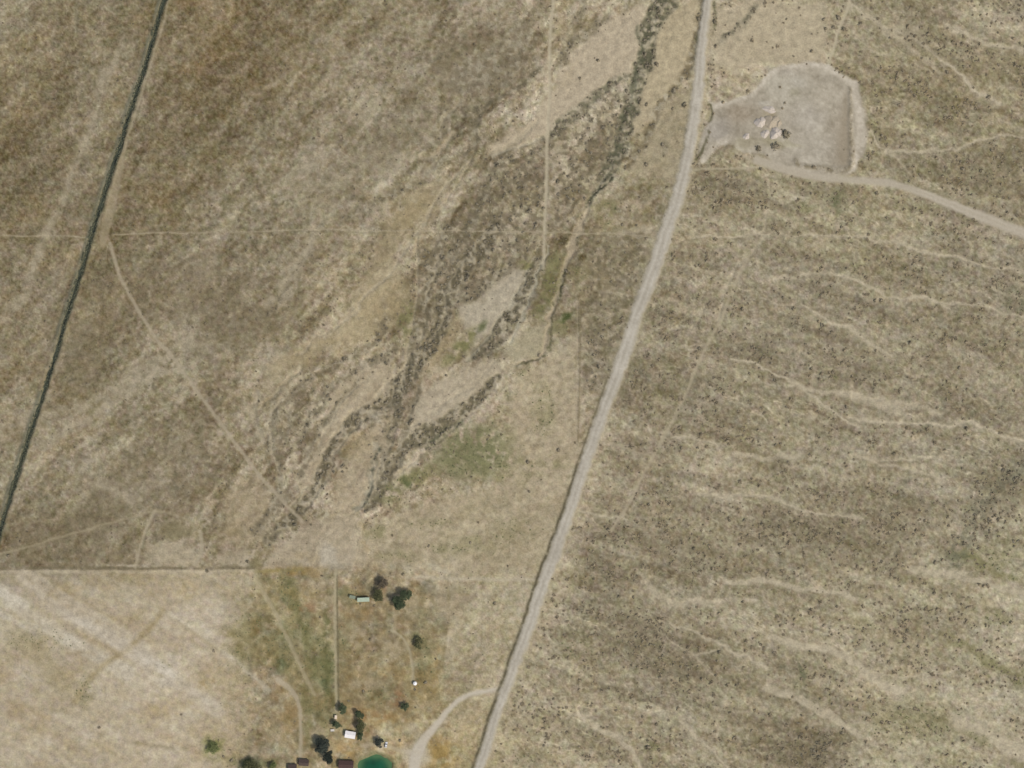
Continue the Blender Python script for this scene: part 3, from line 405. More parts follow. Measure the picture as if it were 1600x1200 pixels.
for pts, w in ([(1106, 164), (1110, 162), (1112, 175), (1111, 187), (1108, 190)], 3), ([(1108, 205), (1104, 225), (1096, 240), (1088, 250)], 4):
    sl_, v = paint(line(pts, w, 1.8, 'm'), (82, 78, 52), .8, brk=1707, lo=-.7, hi=0); D[sl_] = np.maximum(D[sl_], .6 * v); LAB[sl_][v > .3] = 0
paint(blob(1104, 178, 4, 9), (150, 140, 104), .6)
# low earth banks round the yard
K = newlab('earth_bank')
for pts, w, h in (([(1328, 140, 2), (1328, 165, 3), (1328, 200, 5), (1329, 235, 7), (1331, 256, 7)], 6, .8), ([(1243, 250, 6), (1246, 258, 6), (1262, 260, 6), (1285, 260, 7), (1300, 266, 8), (1325, 265, 7), (1331, 254, 7)], 6, .7)):
    m = line(pts, w, 4, 'm'); sl_, v = paint(m, (122, 110, 86), .8, brk=1711, lo=-.5, hi=.2, sc=7); H[sl_] += h * m[1]; D[sl_] = np.maximum(D[sl_], .25 * v); LAB[sl_][m[2] < 1] = K
paint(line([(1321, 150, 4), (1320, 190, 12), (1318, 225, 20), (1319, 248, 20)], 9, 8, 'm'), (148, 134, 113), .75)

# --- irrigation canal
CANAL = [(290, -100), (257, 0), (245, 33), (230, 97), (213, 143), (202, 177), (187, 230), (173, 270), (160, 313), (145, 360), (135, 397), (120, 443), (105, 490), (92, 533), (78, 583), (65, 620), (50, 667), (37, 707), (23, 753), (9, 800), (-3, 840), (-30, 930), (-80, 1100), (-140, 1290)]
m = line(CANAL, 5, 2, 'm'); s_ = m[2]
far = sstep(10, 3, s_); H[sl_ := m[0]] *= (1 - far)
C[sl_] += (sstep(8, 2, s_) * .4)[..., None] * (np.array((126, 119, 94), np.float32) - C[sl_])
left = line([(p[0] - 6.0, p[1]) for p in CANAL], 5, 2.6, 'm'); paint(left, (104, 103, 86), .8, brk=1801, lo=-.5, hi=.1, sc=24)
paint(line(CANAL, 4.6, 2.2, 'm'), (76, 76, 56), .9)
s_ = s_ + 1.0 * fbm(PX[sl_], PY[sl_], 9, 1811, 2) * 1.6; H[sl_] -= 2.2 * sstep(2.2, -2.6, s_); H[sl_] += .2 * sstep(3.5, 0, np.abs(s_ - 4.5)); D[sl_] *= sstep(0, 6, s_)
cm = sstep(3.2, 0.4, np.abs(s_ + .2)); G[sl_] = np.maximum(G[sl_], .75 * cm)
# pond
PCX, PCY = 586, 1204
pa = np.arctan2(PY - PCY, PX - PCX); pr = np.hypot(PX - PCX, PY - PCY) * (1 + .07 * np.sin(3 * pa + .5) + .05 * np.sin(5 * pa)) + 2.6 * wob3 + 1.5 * wob1
near = sstep(44, 30, pr); H = H * (1 - near)
C += (sstep(34, 27, pr) * .75)[..., None] * (np.array((112, 112, 78), np.float32) - C)
H -= 3.2 * sstep(29, 20, pr); D *= 1 - sstep(33, 30, pr); G *= 1 - sstep(27.5, 26, pr)
wet = sstep(.5, -.3, H + .9) * (sstep(31, 29, pr) + 0)
# homestead yard kept level
flat = sstep(60, 20, np.maximum(np.abs(PX - 530) - 60, np.abs(PY - 1170) - 40)); H = np.where(pr > 44, H * (1 - .8 * flat), H)
D *= 1 - .8 * flat
C += (2.2 * rng.standard_normal(C.shape[:2]))[..., None]

# ------------------------------------------------------------------ tone -> albedo
GAIN = np.array((1.32, 1.29, 1.33), np.float32)
C += (SW * 6)[..., None] * np.array((1.2, 1, .7))
r0 = C[..., 0].copy(); C[..., 1] += .13 * (r0 - C[..., 1]); C[..., 2] += .09 * (r0 - C[..., 2])
lin = np.clip(C, 12, 235) / 255.0
lin = np.where(lin <= .04045, lin / 12.92, ((lin + .055) / 1.055) ** 2.4)
ALB = (lin / GAIN * np.array((1.0, 1.0, 1.0))).astype(np.float32)

# ------------------------------------------------------------------ materials
def mat(name, col=(.2, .2, .2), rough=.9, spec=.15, metal=0.0):
    m_ = bpy.data.materials.new(name); m_.use_nodes = True; b = m_.node_tree.nodes['Principled BSDF']
    b.inputs['Base Color'].default_value = (*col, 1); b.inputs['Roughness'].default_value = rough
    b.inputs['Specular IOR Level'].default_value = spec; b.inputs['Metallic'].default_value = metal
    return m_, m_.node_tree, b
def earth(name, scale, amt, bump):
    m_, t, b = mat(name, rough=.97, spec=.03)
    at = t.nodes.new('ShaderNodeAttribute'); at.attribute_name = 'soil'
    tc = t.nodes.new('ShaderNodeNewGeometry')
    n1 = t.nodes.new('ShaderNodeTexNoise'); n1.inputs['Scale'].default_value = scale; n1.inputs['Detail'].default_value = 5; n1.inputs['Roughness'].default_value = .7
    n2 = t.nodes.new('ShaderNodeTexNoise'); n2.inputs['Scale'].default_value = scale * .27; n2.inputs['Detail'].default_value = 4
    t.links.new(tc.outputs['Position'], n1.inputs['Vector']); t.links.new(tc.outputs['Position'], n2.inputs['Vector'])
    ad = t.nodes.new('ShaderNodeMath'); ad.operation = 'ADD'; t.links.new(n1.outputs[0], ad.inputs[0]); t.links.new(n2.outputs[0], ad.inputs[1])
    mr = t.nodes.new('ShaderNodeMapRange'); mr.inputs[1].default_value = .6; mr.inputs[2].default_value = 1.4; mr.inputs[3].default_value = 1 - amt; mr.inputs[4].default_value = 1 + amt
    t.links.new(ad.outputs[0], mr.inputs[0])
    mx = t.nodes.new('ShaderNodeVectorMath'); mx.operation = 'SCALE'; t.links.new(at.outputs['Color'], mx.inputs[0]); t.links.new(mr.outputs[0], mx.inputs['Scale'])
    t.links.new(mx.outputs[0], b.inputs['Base Color'])
    bp = t.nodes.new('ShaderNodeBump'); bp.inputs['Strength'].default_value = bump; bp.inputs['Distance'].default_value = .35
    t.links.new(ad.outputs[0], bp.inputs['Height']); t.links.new(bp.outputs[0], b.inputs['Normal'])
    return m_
M_EARTH = earth('dry_earth', .75, .36, .5); M_GRAVEL = earth('gravel', 1.6, .10, .15); M_DIRT = earth('worn_dirt', 1.1, .14, .25)
def leaf_mat(name, c1, c2, scale=.9):
    m_, t, b = mat(name, c1, .85, .1)
    oi = t.nodes.new('ShaderNodeObjectInfo'); ge = t.nodes.new('ShaderNodeNewGeometry')
    n = t.nodes.new('ShaderNodeTexNoise'); n.inputs['Scale'].default_value = scale; n.inputs['Detail'].default_value = 3
    t.links.new(ge.outputs['Position'], n.inputs['Vector'])
    ad = t.nodes.new('ShaderNodeMath'); ad.operation = 'MULTIPLY_ADD'; ad.inputs[1].default_value = .5
    t.links.new(oi.outputs['Random'], ad.inputs[0]); 
    mr = t.nodes.new('ShaderNodeMapRange'); mr.inputs[1].default_value = .3; mr.inputs[2].default_value = .7; mr.inputs[4].default_value = .5
    t.links.new(n.outputs[0], mr.inputs[0]); t.links.new(mr.outputs[0], ad.inputs[2])
    mx = t.nodes.new('ShaderNodeMix'); mx.data_type = 'RGBA'; mx.inputs[6].default_value = (*c1, 1); mx.inputs[7].default_value = (*c2, 1)
    t.links.new(ad.outputs[0], mx.inputs[0]); t.links.new(mx.outputs[2], b.inputs['Base Color'])
    return m_
M_SAGE = leaf_mat('sage_leaves', (.165, .138, .088), (.255, .215, .145)); M_WASH = leaf_mat('wash_leaves', (.105, .092, .060), (.25, .22, .155))
M_WEED = leaf_mat('weed_leaves', (.10, .115, .05), (.17, .18, .09)); M_CANALG = leaf_mat('canal_reeds', (.060, .066, .040), (.13, .135, .09))
M_TREE = leaf_mat('tree_leaves', (.034, .050, .027), (.11, .13, .07)); M_OLIVE = leaf_mat('olive_leaves', (.07, .075, .035), (.12, .12, .06))
M_BROWN = leaf_mat('brown_leaves', (.085, .072, .05), (.15, .125, .085)); M_BLACK = leaf_mat('dark_leaves', (.018, .024, .019), (.066, .076, .060))
M_SHRUB = leaf_mat('shrub_leaves', (.13, .115, .075), (.25, .215, .15)); M_BARK = mat('bark', (.09, .07, .05), .95)[0]
M_BRIGHT = leaf_mat('bright_leaves', (.10, .12, .045), (.16, .18, .075))

# ------------------------------------------------------------------ ground sheet, cut along the edges of roads, tracks and yards
VX = (PX - 800) * M2; VY = (600 - PY) * M2
edge = np.maximum(np.maximum(-88 - PX, PX - 1688), np.maximum(-80 - PY, PY - 1280))
H *= sstep(400, 0, edge)
co = np.stack([VX, VY, H], -1).reshape(-1, 3).astype(np.float32); alb = np.concatenate([ALB, np.ones(ALB.shape[:2] + (1,), np.float32)], -1).reshape(-1, 4)
ii, jj = np.meshgrid(np.arange(nx - 1), np.arange(ny - 1)); a0 = (jj * nx + ii).ravel()
quads = np.stack([a0, a0 + nx, a0 + nx + 1, a0 + 1], -1)
celllab = LAB[:-1, :-1].ravel()
def sheet(name, sel, material, label=None):
    q = quads[sel]; used, inv = np.unique(q.ravel(), return_inverse=True)
    me = bpy.data.meshes.new(name); n = len(q)
    me.vertices.add(len(used)); me.vertices.foreach_set('co', co[used].ravel())
    me.loops.add(n * 4); me.loops.foreach_set('vertex_index', inv.astype(np.int32).ravel())
    me.polygons.add(n); me.polygons.foreach_set('loop_start', np.arange(0, n * 4, 4, dtype=np.int32))
    me.polygons.foreach_set('use_smooth', np.ones(n, bool))
    ca = me.color_attributes.new('soil', 'FLOAT_COLOR', 'POINT'); ca.data.foreach_set('color', alb[used].ravel())
    me.update(calc_edges=True); me.materials.append(material)
    o = bpy.data.objects.new(name, me); COL.objects.link(o); o['kind'] = 'structure'
    if label: o['label'] = label
    return o
SL = {'ground': 'dry tan rangeland with pale rills and brown scrub patches', 'gravel_road': 'straight pale gravel road running top to bottom past the yard', 'gravel_yard': 'bare grey gravel yard beside the road',
      'haul_road': 'pale dirt road leaving the gravel yard towards the right edge', 'driveway': 'pale driveway curving from the gravel road to the pond', 'earth_bank': 'low brown earth bank round two sides of the gravel yard'}
TL = ['pale twin track running straight down to the washes', 'pale dirt track slanting from the canal down to the washes', 'narrow pale track along the upper canal', 'broad tan bare strip beside the canal crossing', 'thin trail through the dark heath below the canal',
      'faint trail dropping to the field edge', 'faint pale loop of trail above the field', 'trail slanting through the green lot', 'short pale trail beside the dark sheds', 'straight pale path down to the homestead', 'curved footpath leading to the white tank', 'faint straw path above the curved footpath',
      'narrow trail from the top edge to the gravel yard', 'faint diagonal trail through the eastern scrub', 'short trail joining the gravel road to the diagonal trail', 'thin straight path from the road to the haul road', 'short pale spur below the gravel yard']
ti = 0
for k, nme in NAMES.items():
    sel = np.nonzero(celllab == k)[0]
    if not len(sel): continue
    lab = SL.get(nme)
    if nme == 'trail': lab = TL[k - 1]
    sheet(nme, sel, M_EARTH if nme in ('ground', 'earth_bank') else (M_DIRT if nme == 'trail' else M_GRAVEL), lab)
def zat(px, py):
    i = np.clip(np.searchsorted(GX, px) - 1, 0, nx - 2); j = np.clip(np.searchsorted(GY, py) - 1, 0, ny - 2)
    fx = (px - GX[i]) / (GX[i + 1] - GX[i]); fy = (py - GY[j]) / (GY[j + 1] - GY[j])
    return (H[j, i] * (1 - fx) + H[j, i + 1] * fx) * (1 - fy) + (H[j + 1, i] * (1 - fx) + H[j + 1, i + 1] * fx) * fy
def P(px, py, dz=0.0): return Vector(((px - 800) * M2, (600 - py) * M2, float(zat(px, py)) + dz))

# ------------------------------------------------------------------ water
def water(name, col, rough, label):
    m_, t, b = mat(name, col, rough, .25)
    n = t.nodes.new('ShaderNodeTexNoise'); n.inputs['Scale'].default_value = .5; n.inputs['Detail'].default_value = 4
    ge = t.nodes.new('ShaderNodeNewGeometry'); t.links.new(ge.outputs['Position'], n.inputs['Vector'])
    bp = t.nodes.new('ShaderNodeBump'); bp.inputs['Strength'].default_value = .25; bp.inputs['Distance'].default_value = .1
    t.links.new(n.outputs[0], bp.inputs['Height']); t.links.new(bp.outputs[0], b.inputs['Normal'])
    n2 = t.nodes.new('ShaderNodeTexNoise'); n2.inputs['Scale'].default_value = .12; t.links.new(ge.outputs['Position'], n2.inputs['Vector'])
    mx = t.nodes.new('ShaderNodeMix'); mx.data_type = 'RGBA'; mx.inputs[6].default_value = (*[c * .35 for c in col], 1); mx.inputs[7].default_value = (*[c * 1.75 for c in col], 1)
    t.links.new(n2.outputs[0], mx.inputs[0]); t.links.new(mx.outputs[2], b.inputs['Base Color'])
    return m_
def mesh_obj(name, verts, faces, material, parent=None, smooth=False):
    me = bpy.data.meshes.new(name); me.from_pydata([tuple(v) for v in verts], [], faces); me.update()
    if material: me.materials.append(material)
    if smooth: me.polygons.foreach_set('use_smooth', [True] * len(me.polygons))
    o = bpy.data.objects.new(name, me); COL.objects.link(o)
    if parent: o.parent = parent
    return o
cp = chaikin(CANAL, 2); vs, fs = [], []
for i, p in enumerate(cp):
    d = cp[min(i + 1, len(cp) - 1)] - cp[max(i - 1, 0)]; d = d / np.hypot(*d); nrm = np.array((-d[1], d[0])) * 3.6
    for s in (-1, 1):
        q = p[:2] + nrm * s; vs.append(((q[0] - 800) * M2, (600 - q[1]) * M2, -1.15))
    if i: k = 2 * i; fs.append((k - 2, k - 1, k + 1, k))
o = mesh_obj('canal_water', vs, fs, water('canal_water', (.040, .046, .030), .25, '')); o['kind'] = 'structure'; o['label'] = 'dark green water in the straight irrigation canal'
m_p = water('pond_water', (.006, .058, .028), .12, ''); t_ = m_p.node_tree; b_ = t_.nodes['Principled BSDF']     # murkier and greener where the pond is shallow
src = b_.inputs['Base Color'].links[0].from_socket; at_ = t_.nodes.new('ShaderNodeAttribute'); at_.attribute_name = 'shallow'; mx_ = t_.nodes.new('ShaderNodeMix'); mx_.data_type = 'RGBA'
t_.links.new(at_.outputs['Fac'], mx_.inputs[0]); t_.links.new(src, mx_.inputs[6]); mx_.inputs[7].default_value = (.055, .12, .052, 1); t_.links.new(mx_.outputs[2], b_.inputs['Base Color'])
vs, fs, sh = [((PCX - 800) * M2, (600 - PCY) * M2, -1.0)], [], [0.0]
for k, (q, d_) in enumerate(((10, 0), (15, .08), (19, .3), (22, .65), (25, 1), (31, 1))):
    for a in np.linspace(0, 2 * math.pi, 72, endpoint=False):
        qq = q * (1 + .08 * math.sin(2 * a + 1) + .06 * math.sin(5 * a)); vs.append(((PCX + qq * math.cos(a) - 800) * M2, (600 - PCY - qq * math.sin(a)) * M2, -1.0)); sh.append(d_)
fs = [(0, 1 + i, 1 + (i + 1) % 72) for i in range(72)] + [(1 + k * 72 + i, 1 + (k + 1) * 72 + i, 1 + (k + 1) * 72 + (i + 1) % 72, 1 + k * 72 + (i + 1) % 72) for k in range(5) for i in range(72)]
o = mesh_obj('pond', vs, fs, m_p); o['kind'] = 'structure'; o['label'] = 'deep green pond at the bottom edge'
o.data.attributes.new('shallow', 'FLOAT', 'POINT').data.foreach_set('value', np.array(sh, np.float32))

# ------------------------------------------------------------------ scattered scrub
def bush_mesh(name, material, seed, nleaf=46, flat=.7, leaf=.34, core=True):
    """a lumpy dome of twigs and leaf blades about 1 m in radius"""
    r = random.Random(seed); vs, fs = [], []
    lob = [(r.uniform(0, 6.28), r.uniform(.25, .6), r.uniform(.35, .6)) for _ in range(5)]
    if core:
        n = 9
        for ring_, (rad, z) in enumerate(((.62, 0), (.66, .32 * flat / .7), (.36, .6 * flat / .7))):
            for k in range(n):
                a = k / n * 6.283; q = rad * (1 + .3 * math.sin(2 * a + lob[0][0]) + .2 * math.sin(3 * a + lob[1][0]) + r.uniform(-.12, .12)); vs.append((q * math.cos(a), q * math.sin(a), z + r.uniform(-.07, .07)))
        vs.append((r.uniform(-.1, .1), r.uniform(-.1, .1), .72 * flat / .7)); 
        for ring_ in range(2):
            for k in range(n): fs.append((ring_ * n + k, ring_ * n + (k + 1) % n, (ring_ + 1) * n + (k + 1) % n, (ring_ + 1) * n + k))
        for k in range(n): fs.append((2 * n + k, 2 * n + (k + 1) % n, 3 * n))
    for _ in range(nleaf):
        la, lr, ls = r.choice(lob); a = r.uniform(0, 6.28); el = r.uniform(.1, 1.45); q = ls * r.uniform(.75, 1.15)
        c = Vector((lr * math.cos(la) + q * math.cos(a) * math.cos(el), lr * math.sin(la) + q * math.sin(a) * math.cos(el), .12 + q * math.sin(el) * 1.5 * flat))
        n_ = Vector((r.uniform(-1, 1), r.uniform(-1, 1), r.uniform(-.2, 1))).normalized(); t_ = n_.orthogonal().normalized(); b_ = n_.cross(t_); s = leaf * r.uniform(.6, 1.2); k = len(vs)
        vs += [c - t_ * s * .5, c + b_ * s * .35, c + t_ * s * .6, c - b_ * s * .35]; fs.append((k, k + 1, k + 2, k + 3))
    me = bpy.data.meshes.new(name); me.from_pydata([tuple(v) for v in vs], [], fs); me.update(); me.materials.append(material); return me
def scatter(name, pts, scl, rot, meshes, label, cat):
    """one ground-cover object: bushes set out on points by geometry nodes"""
    me = bpy.data.meshes.new(name); me.vertices.add(len(pts)); me.vertices.foreach_set('co', np.asarray(pts, np.float32).ravel())
    for nme, dat in (('size', scl), ('turn', rot)):
        at = me.attributes.new(nme, 'FLOAT', 'POINT'); at.data.foreach_set('value', np.asarray(dat, np.float32))
    at = me.attributes.new('pick', 'INT', 'POINT'); at.data.foreach_set('value', np.random.default_rng(3).integers(0, len(meshes), len(pts)).astype(np.int32))
    o = bpy.data.objects.new(name, me); COL.objects.link(o); o['kind'] = 'stuff'; o['label'] = label; o['category'] = cat
    g = bpy.data.node_groups.new(name + '_nodes', 'GeometryNodeTree'); g.interface.new_socket('Geometry', in_out='INPUT', socket_type='NodeSocketGeometry'); g.interface.new_socket('Geometry', in_out='OUTPUT', socket_type='NodeSocketGeometry')
    N = g.nodes.new; gi = N('NodeGroupInput'); go = N('NodeGroupOutput'); mp = N('GeometryNodeMeshToPoints'); iop = N('GeometryNodeInstanceOnPoints'); iop.inputs['Pick Instance'].default_value = True
    g2i = N('GeometryNodeGeometryToInstance')
    for k in reversed(range(len(meshes))):
        so_ = bpy.data.objects.new(name + '_source', meshes[k]); oi = N('GeometryNodeObjectInfo'); oi.inputs['Object'].default_value = so_; oi.inputs['As Instance'].default_value = False
        g.links.new(oi.outputs['Geometry'], g2i.inputs[0])
    def attr(n_, dt):
        a = N('GeometryNodeInputNamedAttribute'); a.data_type = dt; a.inputs['Name'].default_value = n_; return a.outputs['Attribute']
    cx = N('ShaderNodeCombineXYZ'); g.links.new(attr('turn', 'FLOAT'), cx.inputs[2])
    g.links.new(gi.outputs[0], mp.inputs[0]); g.links.new(mp.outputs[0], iop.inputs['Points']); g.links.new(g2i.outputs[0], iop.inputs['Instance']); g.links.new(attr('pick', 'INT'), iop.inputs['Instance Index'])
    g.links.new(cx.outputs[0], iop.inputs['Rotation']); g.links.new(attr('size', 'FLOAT'), iop.inputs['Scale']); g.links.new(iop.outputs[0], go.inputs[0])
    md = o.modifiers.new('scatter', 'NODES'); md.node_group = g
    return o
def candidates(n):
    x = rng.uniform(-70, 1670, n); y = rng.uniform(-60, 1260, n); i = np.searchsorted(GX, x) - 1; j = np.searchsorted(GY, y) - 1; return x, y, i, j
x, y, i, j = candidates(190000); ok = rng.random(len(x)) < D[j, i] * .62; x, y, i, j = x[ok], y[ok], i[ok], j[ok]
dens = D[j, i]; east = EAST[j, i] > .5; r_ = rng.lognormal(-.12, .32, len(x)); r_ = np.clip(r_, .4, 2.0) * np.where(dens > .42, 1.12, np.where(east, 1.12, .7))
z = zat(x, y) - .05; pts = np.stack([(x - 800) * M2, (600 - y) * M2, z], -1); rot = rng.uniform(0, 6.28, len(x))
dark = (dens > .42) & (~east | (dens > .75) | ((x > 1480) & (y > 720) & (y < 900)) | (y < 120) & (x < 1200))
M_HEATH = leaf_mat('heath_leaves', (.12, .10, .066), (.195, .165, .11)); heath = [bush_mesh('heath_%d' % k, M_HEATH, 30 + k, flat=.3) for k in range(3)]
sage = [bush_mesh('sage_%d' % k, M_SAGE, 20 + k, flat=.34) for k in range(4)]; washb = [bush_mesh('wash_%d' % k, M_WASH, 40 + k, flat=.5) for k in range(4)]
for sel, nme, ms, lab in ((east & ~dark, 'sagebrush', sage, 'low brown sagebrush spread over the slope east of the gravel road'), (~east & ~dark, 'sagebrush', heath, 'sparse low sagebrush over the slope west of the gravel road'), (dark, 'wash_scrub', washb, 'dense dark scrub filling the washes and thickets')):
    scatter(nme, pts[sel], r_[sel], rot[sel], ms, lab, 'scrub')
n_scr = len(x)
x, y, i, j = candidates(160000); ok = rng.random(len(x)) < G[j, i] * .8; x, y, i, j = x[ok], y[ok], i[ok], j[ok]
canal_d = np.abs(PX[j, i] * 0); z = zat(x, y) - .03; pts = np.stack([(x - 800) * M2, (600 - y) * M2, z], -1); rr = np.clip(rng.lognormal(-.75, .3, len(x)), .25, .9)
cx_ = np.interp(y, [p[1] for p in CANAL], [p[0] for p in CANAL]); isc = (np.abs(x - cx_) < 14) & (x < 300)
weed = [bush_mesh('weed_%d' % k, M_WEED, 60 + k, flat=.45) for k in range(3)]; reed = [bush_mesh('reed_%d' % k, M_CANALG, 70 + k, flat=.9) for k in range(3)]
scatter('green_weeds', pts[~isc], rr[~isc], rng.uniform(0, 6.28, (~isc).sum()), weed, 'low green weeds on the damp flats and around the homestead', 'weeds')
cl_ = cp[:, :2]; seg = np.hypot(*np.diff(cl_, axis=0).T); cum = np.concatenate([[0], np.cumsum(seg)]); tt = rng.uniform(0, cum[-1], 4200)
qx = np.interp(tt, cum, cl_[:, 0]); qy = np.interp(tt, cum, cl_[:, 1]); side = np.where(rng.random(len(tt)) < .62, -1, 1); off = side * np.abs(rng.normal(2.6, 1.0, len(tt))) * 1.0; dn_ = vnoise(tt / 22.0, side * 7.5 + 30.0, 1821)
qx = qx + off; okr = (rng.random(len(tt)) < sstep(.25, .75, dn_) + .12) & (qy > -60) & (qy < 900) & (qx > -80); qx, qy = qx[okr], qy[okr]
scatter('canal_reeds', np.stack([(qx - 800) * M2, (600 - qy) * M2, np.maximum(zat(qx, qy), -1.2)], -1), np.clip(rng.lognormal(-.5, .35, okr.sum()), .3, 1.1), rng.uniform(0, 6.28, okr.sum()), reed, 'dark green reeds lining both edges of the canal', 'reeds')
print('SCATTER', n_scr, len(x))
#@@OBJECTS@@
# ------------------------------------------------------------------ builders for the things on the ground
def empty(name, loc, rz=0.0):
    o = bpy.data.objects.new(name, None); COL.objects.link(o); o.location = loc; o.rotation_euler = (0, 0, rz); o.empty_display_size = .5; return o
def tag(o, label, cat, group=None):
    o['label'] = label; o['category'] = cat
    if group: o['group'] = group
    return o
def box_mesh(name, boxes, material, parent, bevel=.03):
    """boxes: (x0, x1, y0, y1, z0, z1) joined into one part"""
    bm = bmesh.new()
    for x0, x1, y0, y1, z0, z1 in boxes:
        r = bmesh.ops.create_cube(bm, size=1); bmesh.ops.scale(bm, vec=(x1 - x0, y1 - y0, z1 - z0), verts=r['verts']); bmesh.ops.translate(bm, vec=((x0 + x1) / 2, (y0 + y1) / 2, (z0 + z1) / 2), verts=r['verts'])
    if bevel: bmesh.ops.bevel(bm, geom=bm.edges[:], offset=bevel, segments=1, affect='EDGES')
    me = bpy.data.meshes.new(name); bm.to_mesh(me); bm.free(); me.materials.append(material)
    o = bpy.data.objects.new(name, me); COL.objects.link(o); o.parent = parent; return o
def noisy(name, c1, c2, scale, rough=.8, spec=.2, stretch=(1, 1, 1)):
    m_, t, b = mat(name, c1, rough, spec); tc = t.nodes.new('ShaderNodeTexCoord'); mp = t.nodes.new('ShaderNodeMapping'); mp.inputs['Scale'].default_value = stretch
    n = t.nodes.new('ShaderNodeTexNoise'); n.inputs['Scale'].default_value = scale; n.inputs['Detail'].default_value = 6; mx = t.nodes.new('ShaderNodeMix'); mx.data_type = 'RGBA'
    mx.inputs[6].default_value = (*c1, 1); mx.inputs[7].default_value = (*c2, 1); t.links.new(tc.outputs['Object'], mp.inputs[0]); t.links.new(mp.outputs[0], n.inputs['Vector']); t.links.new(n.outputs[0], mx.inputs[0]); t.links.new(mx.outputs[2], b.inputs['Base Color']); return m_
M_WALL = noisy('painted_wall', (.55, .52, .46), (.42, .40, .35), 2.0); M_WROOF = noisy('white_metal_roof', (.74, .72, .70), (.58, .55, .52), 1.2, .5, .4, (1, .2, 1)); M_MINT = noisy('pale_green_roof', (.36, .42, .31), (.28, .34, .25), 1.0, .6, .3)
M_DROOF = noisy('dark_shingle_roof', (.050, .036, .030), (.085, .062, .052), 2.5); M_WOOD = noisy('weathered_boards', (.14, .10, .07), (.21, .16, .11), 3.0, .9, .1, (1, 1, .1)); M_MAROON = noisy('maroon_roof', (.046, .027, .024), (.082, .050, .043), 2.0)
M_GLASS = mat('window_glass', (.03, .04, .05), .1, .5)[0]; M_DOOR = mat('door_paint', (.12, .09, .07), .6)[0]; M_TANK = noisy('white_tank', (.78, .77, .74), (.66, .65, .62), 1.0, .5, .3); M_CREAM = noisy('cream_panel', (.62, .52, .40), (.52, .44, .34), 2.0)
M_CAR = noisy('white_car_paint', (.62, .63, .63), (.56, .57, .57), 1.0, .3, .5); M_TYRE = mat('tyre_rubber', (.02, .02, .02), .9)[0]; M_RIM = mat('rim', (.4, .4, .4), .4, .5, .6)[0]; M_LAMP = mat('lamp_glass', (.6, .6, .55), .2, .5)[0]
M_WHITEGRAVEL = noisy('white_spoil', (.46, .41, .345), (.34, .30, .245), .6); M_TANGRAVEL = noisy('tan_spoil', (.36, .31, .23), (.27, .23, .165), .9); M_POST = mat('fence_wood', (.16, .13, .10), .95)[0]; M_WIRE = mat('fence_wire', (.22, .21, .20), .6, .4, .5)[0]

def gable(name, px, py, L, Wd, hw, hr, rot, roof_m, wall_m, label, cat, windows=2, over=.35, group=None):
    e = empty(name, P(px, py), rot); z0 = -.4
    wv = [(-L / 2, -Wd / 2, z0), (L / 2, -Wd / 2, z0), (L / 2, Wd / 2, z0), (-L / 2, Wd / 2, z0), (-L / 2, -Wd / 2, hw), (L / 2, -Wd / 2, hw), (L / 2, Wd / 2, hw), (-L / 2, Wd / 2, hw), (-L / 2, 0, hw + hr - .06), (L / 2, 0, hw + hr - .06)]
    mesh_obj('wall', wv, [(0, 1, 5, 4), (2, 3, 7, 6), (1, 2, 6, 9, 5), (3, 0, 4, 8, 7)], wall_m, e)
    k = hr / (Wd / 2)
    for s in (-1, 1):
        y1 = s * (Wd / 2 + over); z1 = hw - over * k; t = .12; x = L / 2 + over
        vs = [(-x, 0, hw + hr), (x, 0, hw + hr), (x, y1, z1), (-x, y1, z1), (-x, 0, hw + hr + t), (x, 0, hw + hr + t), (x, y1, z1 + t), (-x, y1, z1 + t)]
        f = [(0, 1, 2, 3), (7, 6, 5, 4), (0, 4, 5, 1), (1, 5, 6, 2), (2, 6, 7, 3), (3, 7, 4, 0)]
        ro = mesh_obj('roof_slope', vs, f, roof_m, e)
        n = max(3, int(L / 1.0))                                       # raised seams of the roof sheets, eave to ridge
        sv, sf = [], []
        for q in range(n + 1):
            xx = -x + .08 + (2 * x - .16) * q / n; b0 = len(sv)
            for dx in (-.035, .035):
                sv += [(xx + dx, .03 * s, hw + hr + t + .045), (xx + dx, y1, z1 + t + .045), (xx + dx, y1, z1 + t - .02), (xx + dx, .03 * s, hw + hr + t - .02)]
            sf += [(b0, b0 + 1, b0 + 5, b0 + 4), (b0, b0 + 3, b0 + 2, b0 + 1), (b0 + 4, b0 + 5, b0 + 6, b0 + 7), (b0 + 1, b0 + 2, b0 + 6, b0 + 5)]
        mesh_obj('roof_seams', sv, sf, roof_m, ro)
    box_mesh('ridge_cap', [(-L / 2 - over, L / 2 + over, -.16, .16, hw + hr + .09, hw + hr + .17)], roof_m, e, .02)
    d = box_mesh('door', [(-.5, .5, -Wd / 2 - .06, -Wd / 2 + .04, 0, 2.05)], M_DOOR, e, .015); box_mesh('handle', [(.32, .40, -Wd / 2 - .12, -Wd / 2 - .06, .95, 1.05)], M_RIM, d, .01)
    for q in range(windows):
        for s in (-1, 1):
            xc = (-1 if q % 2 else 1) * L * .3
            w = box_mesh('window', [(xc - .5, xc + .5, s * (Wd / 2) - .05, s * (Wd / 2) + .05, 1.0, 1.9)], M_GLASS, e, .01); yy = s * (Wd / 2 + .06)
            box_mesh('frame', [(xc - .58, xc + .58, yy - .03, yy + .03, 1.9, 1.98), (xc - .58, xc + .58, yy - .03, yy + .03, .92, 1.0), (xc - .58, xc - .5, yy - .03, yy + .03, 1.0, 1.9), (xc + .5, xc + .58, yy - .03, yy + .03, 1.0, 1.9)], wall_m, w, 0)
    return tag(e, label, cat, group)
R = math.radians
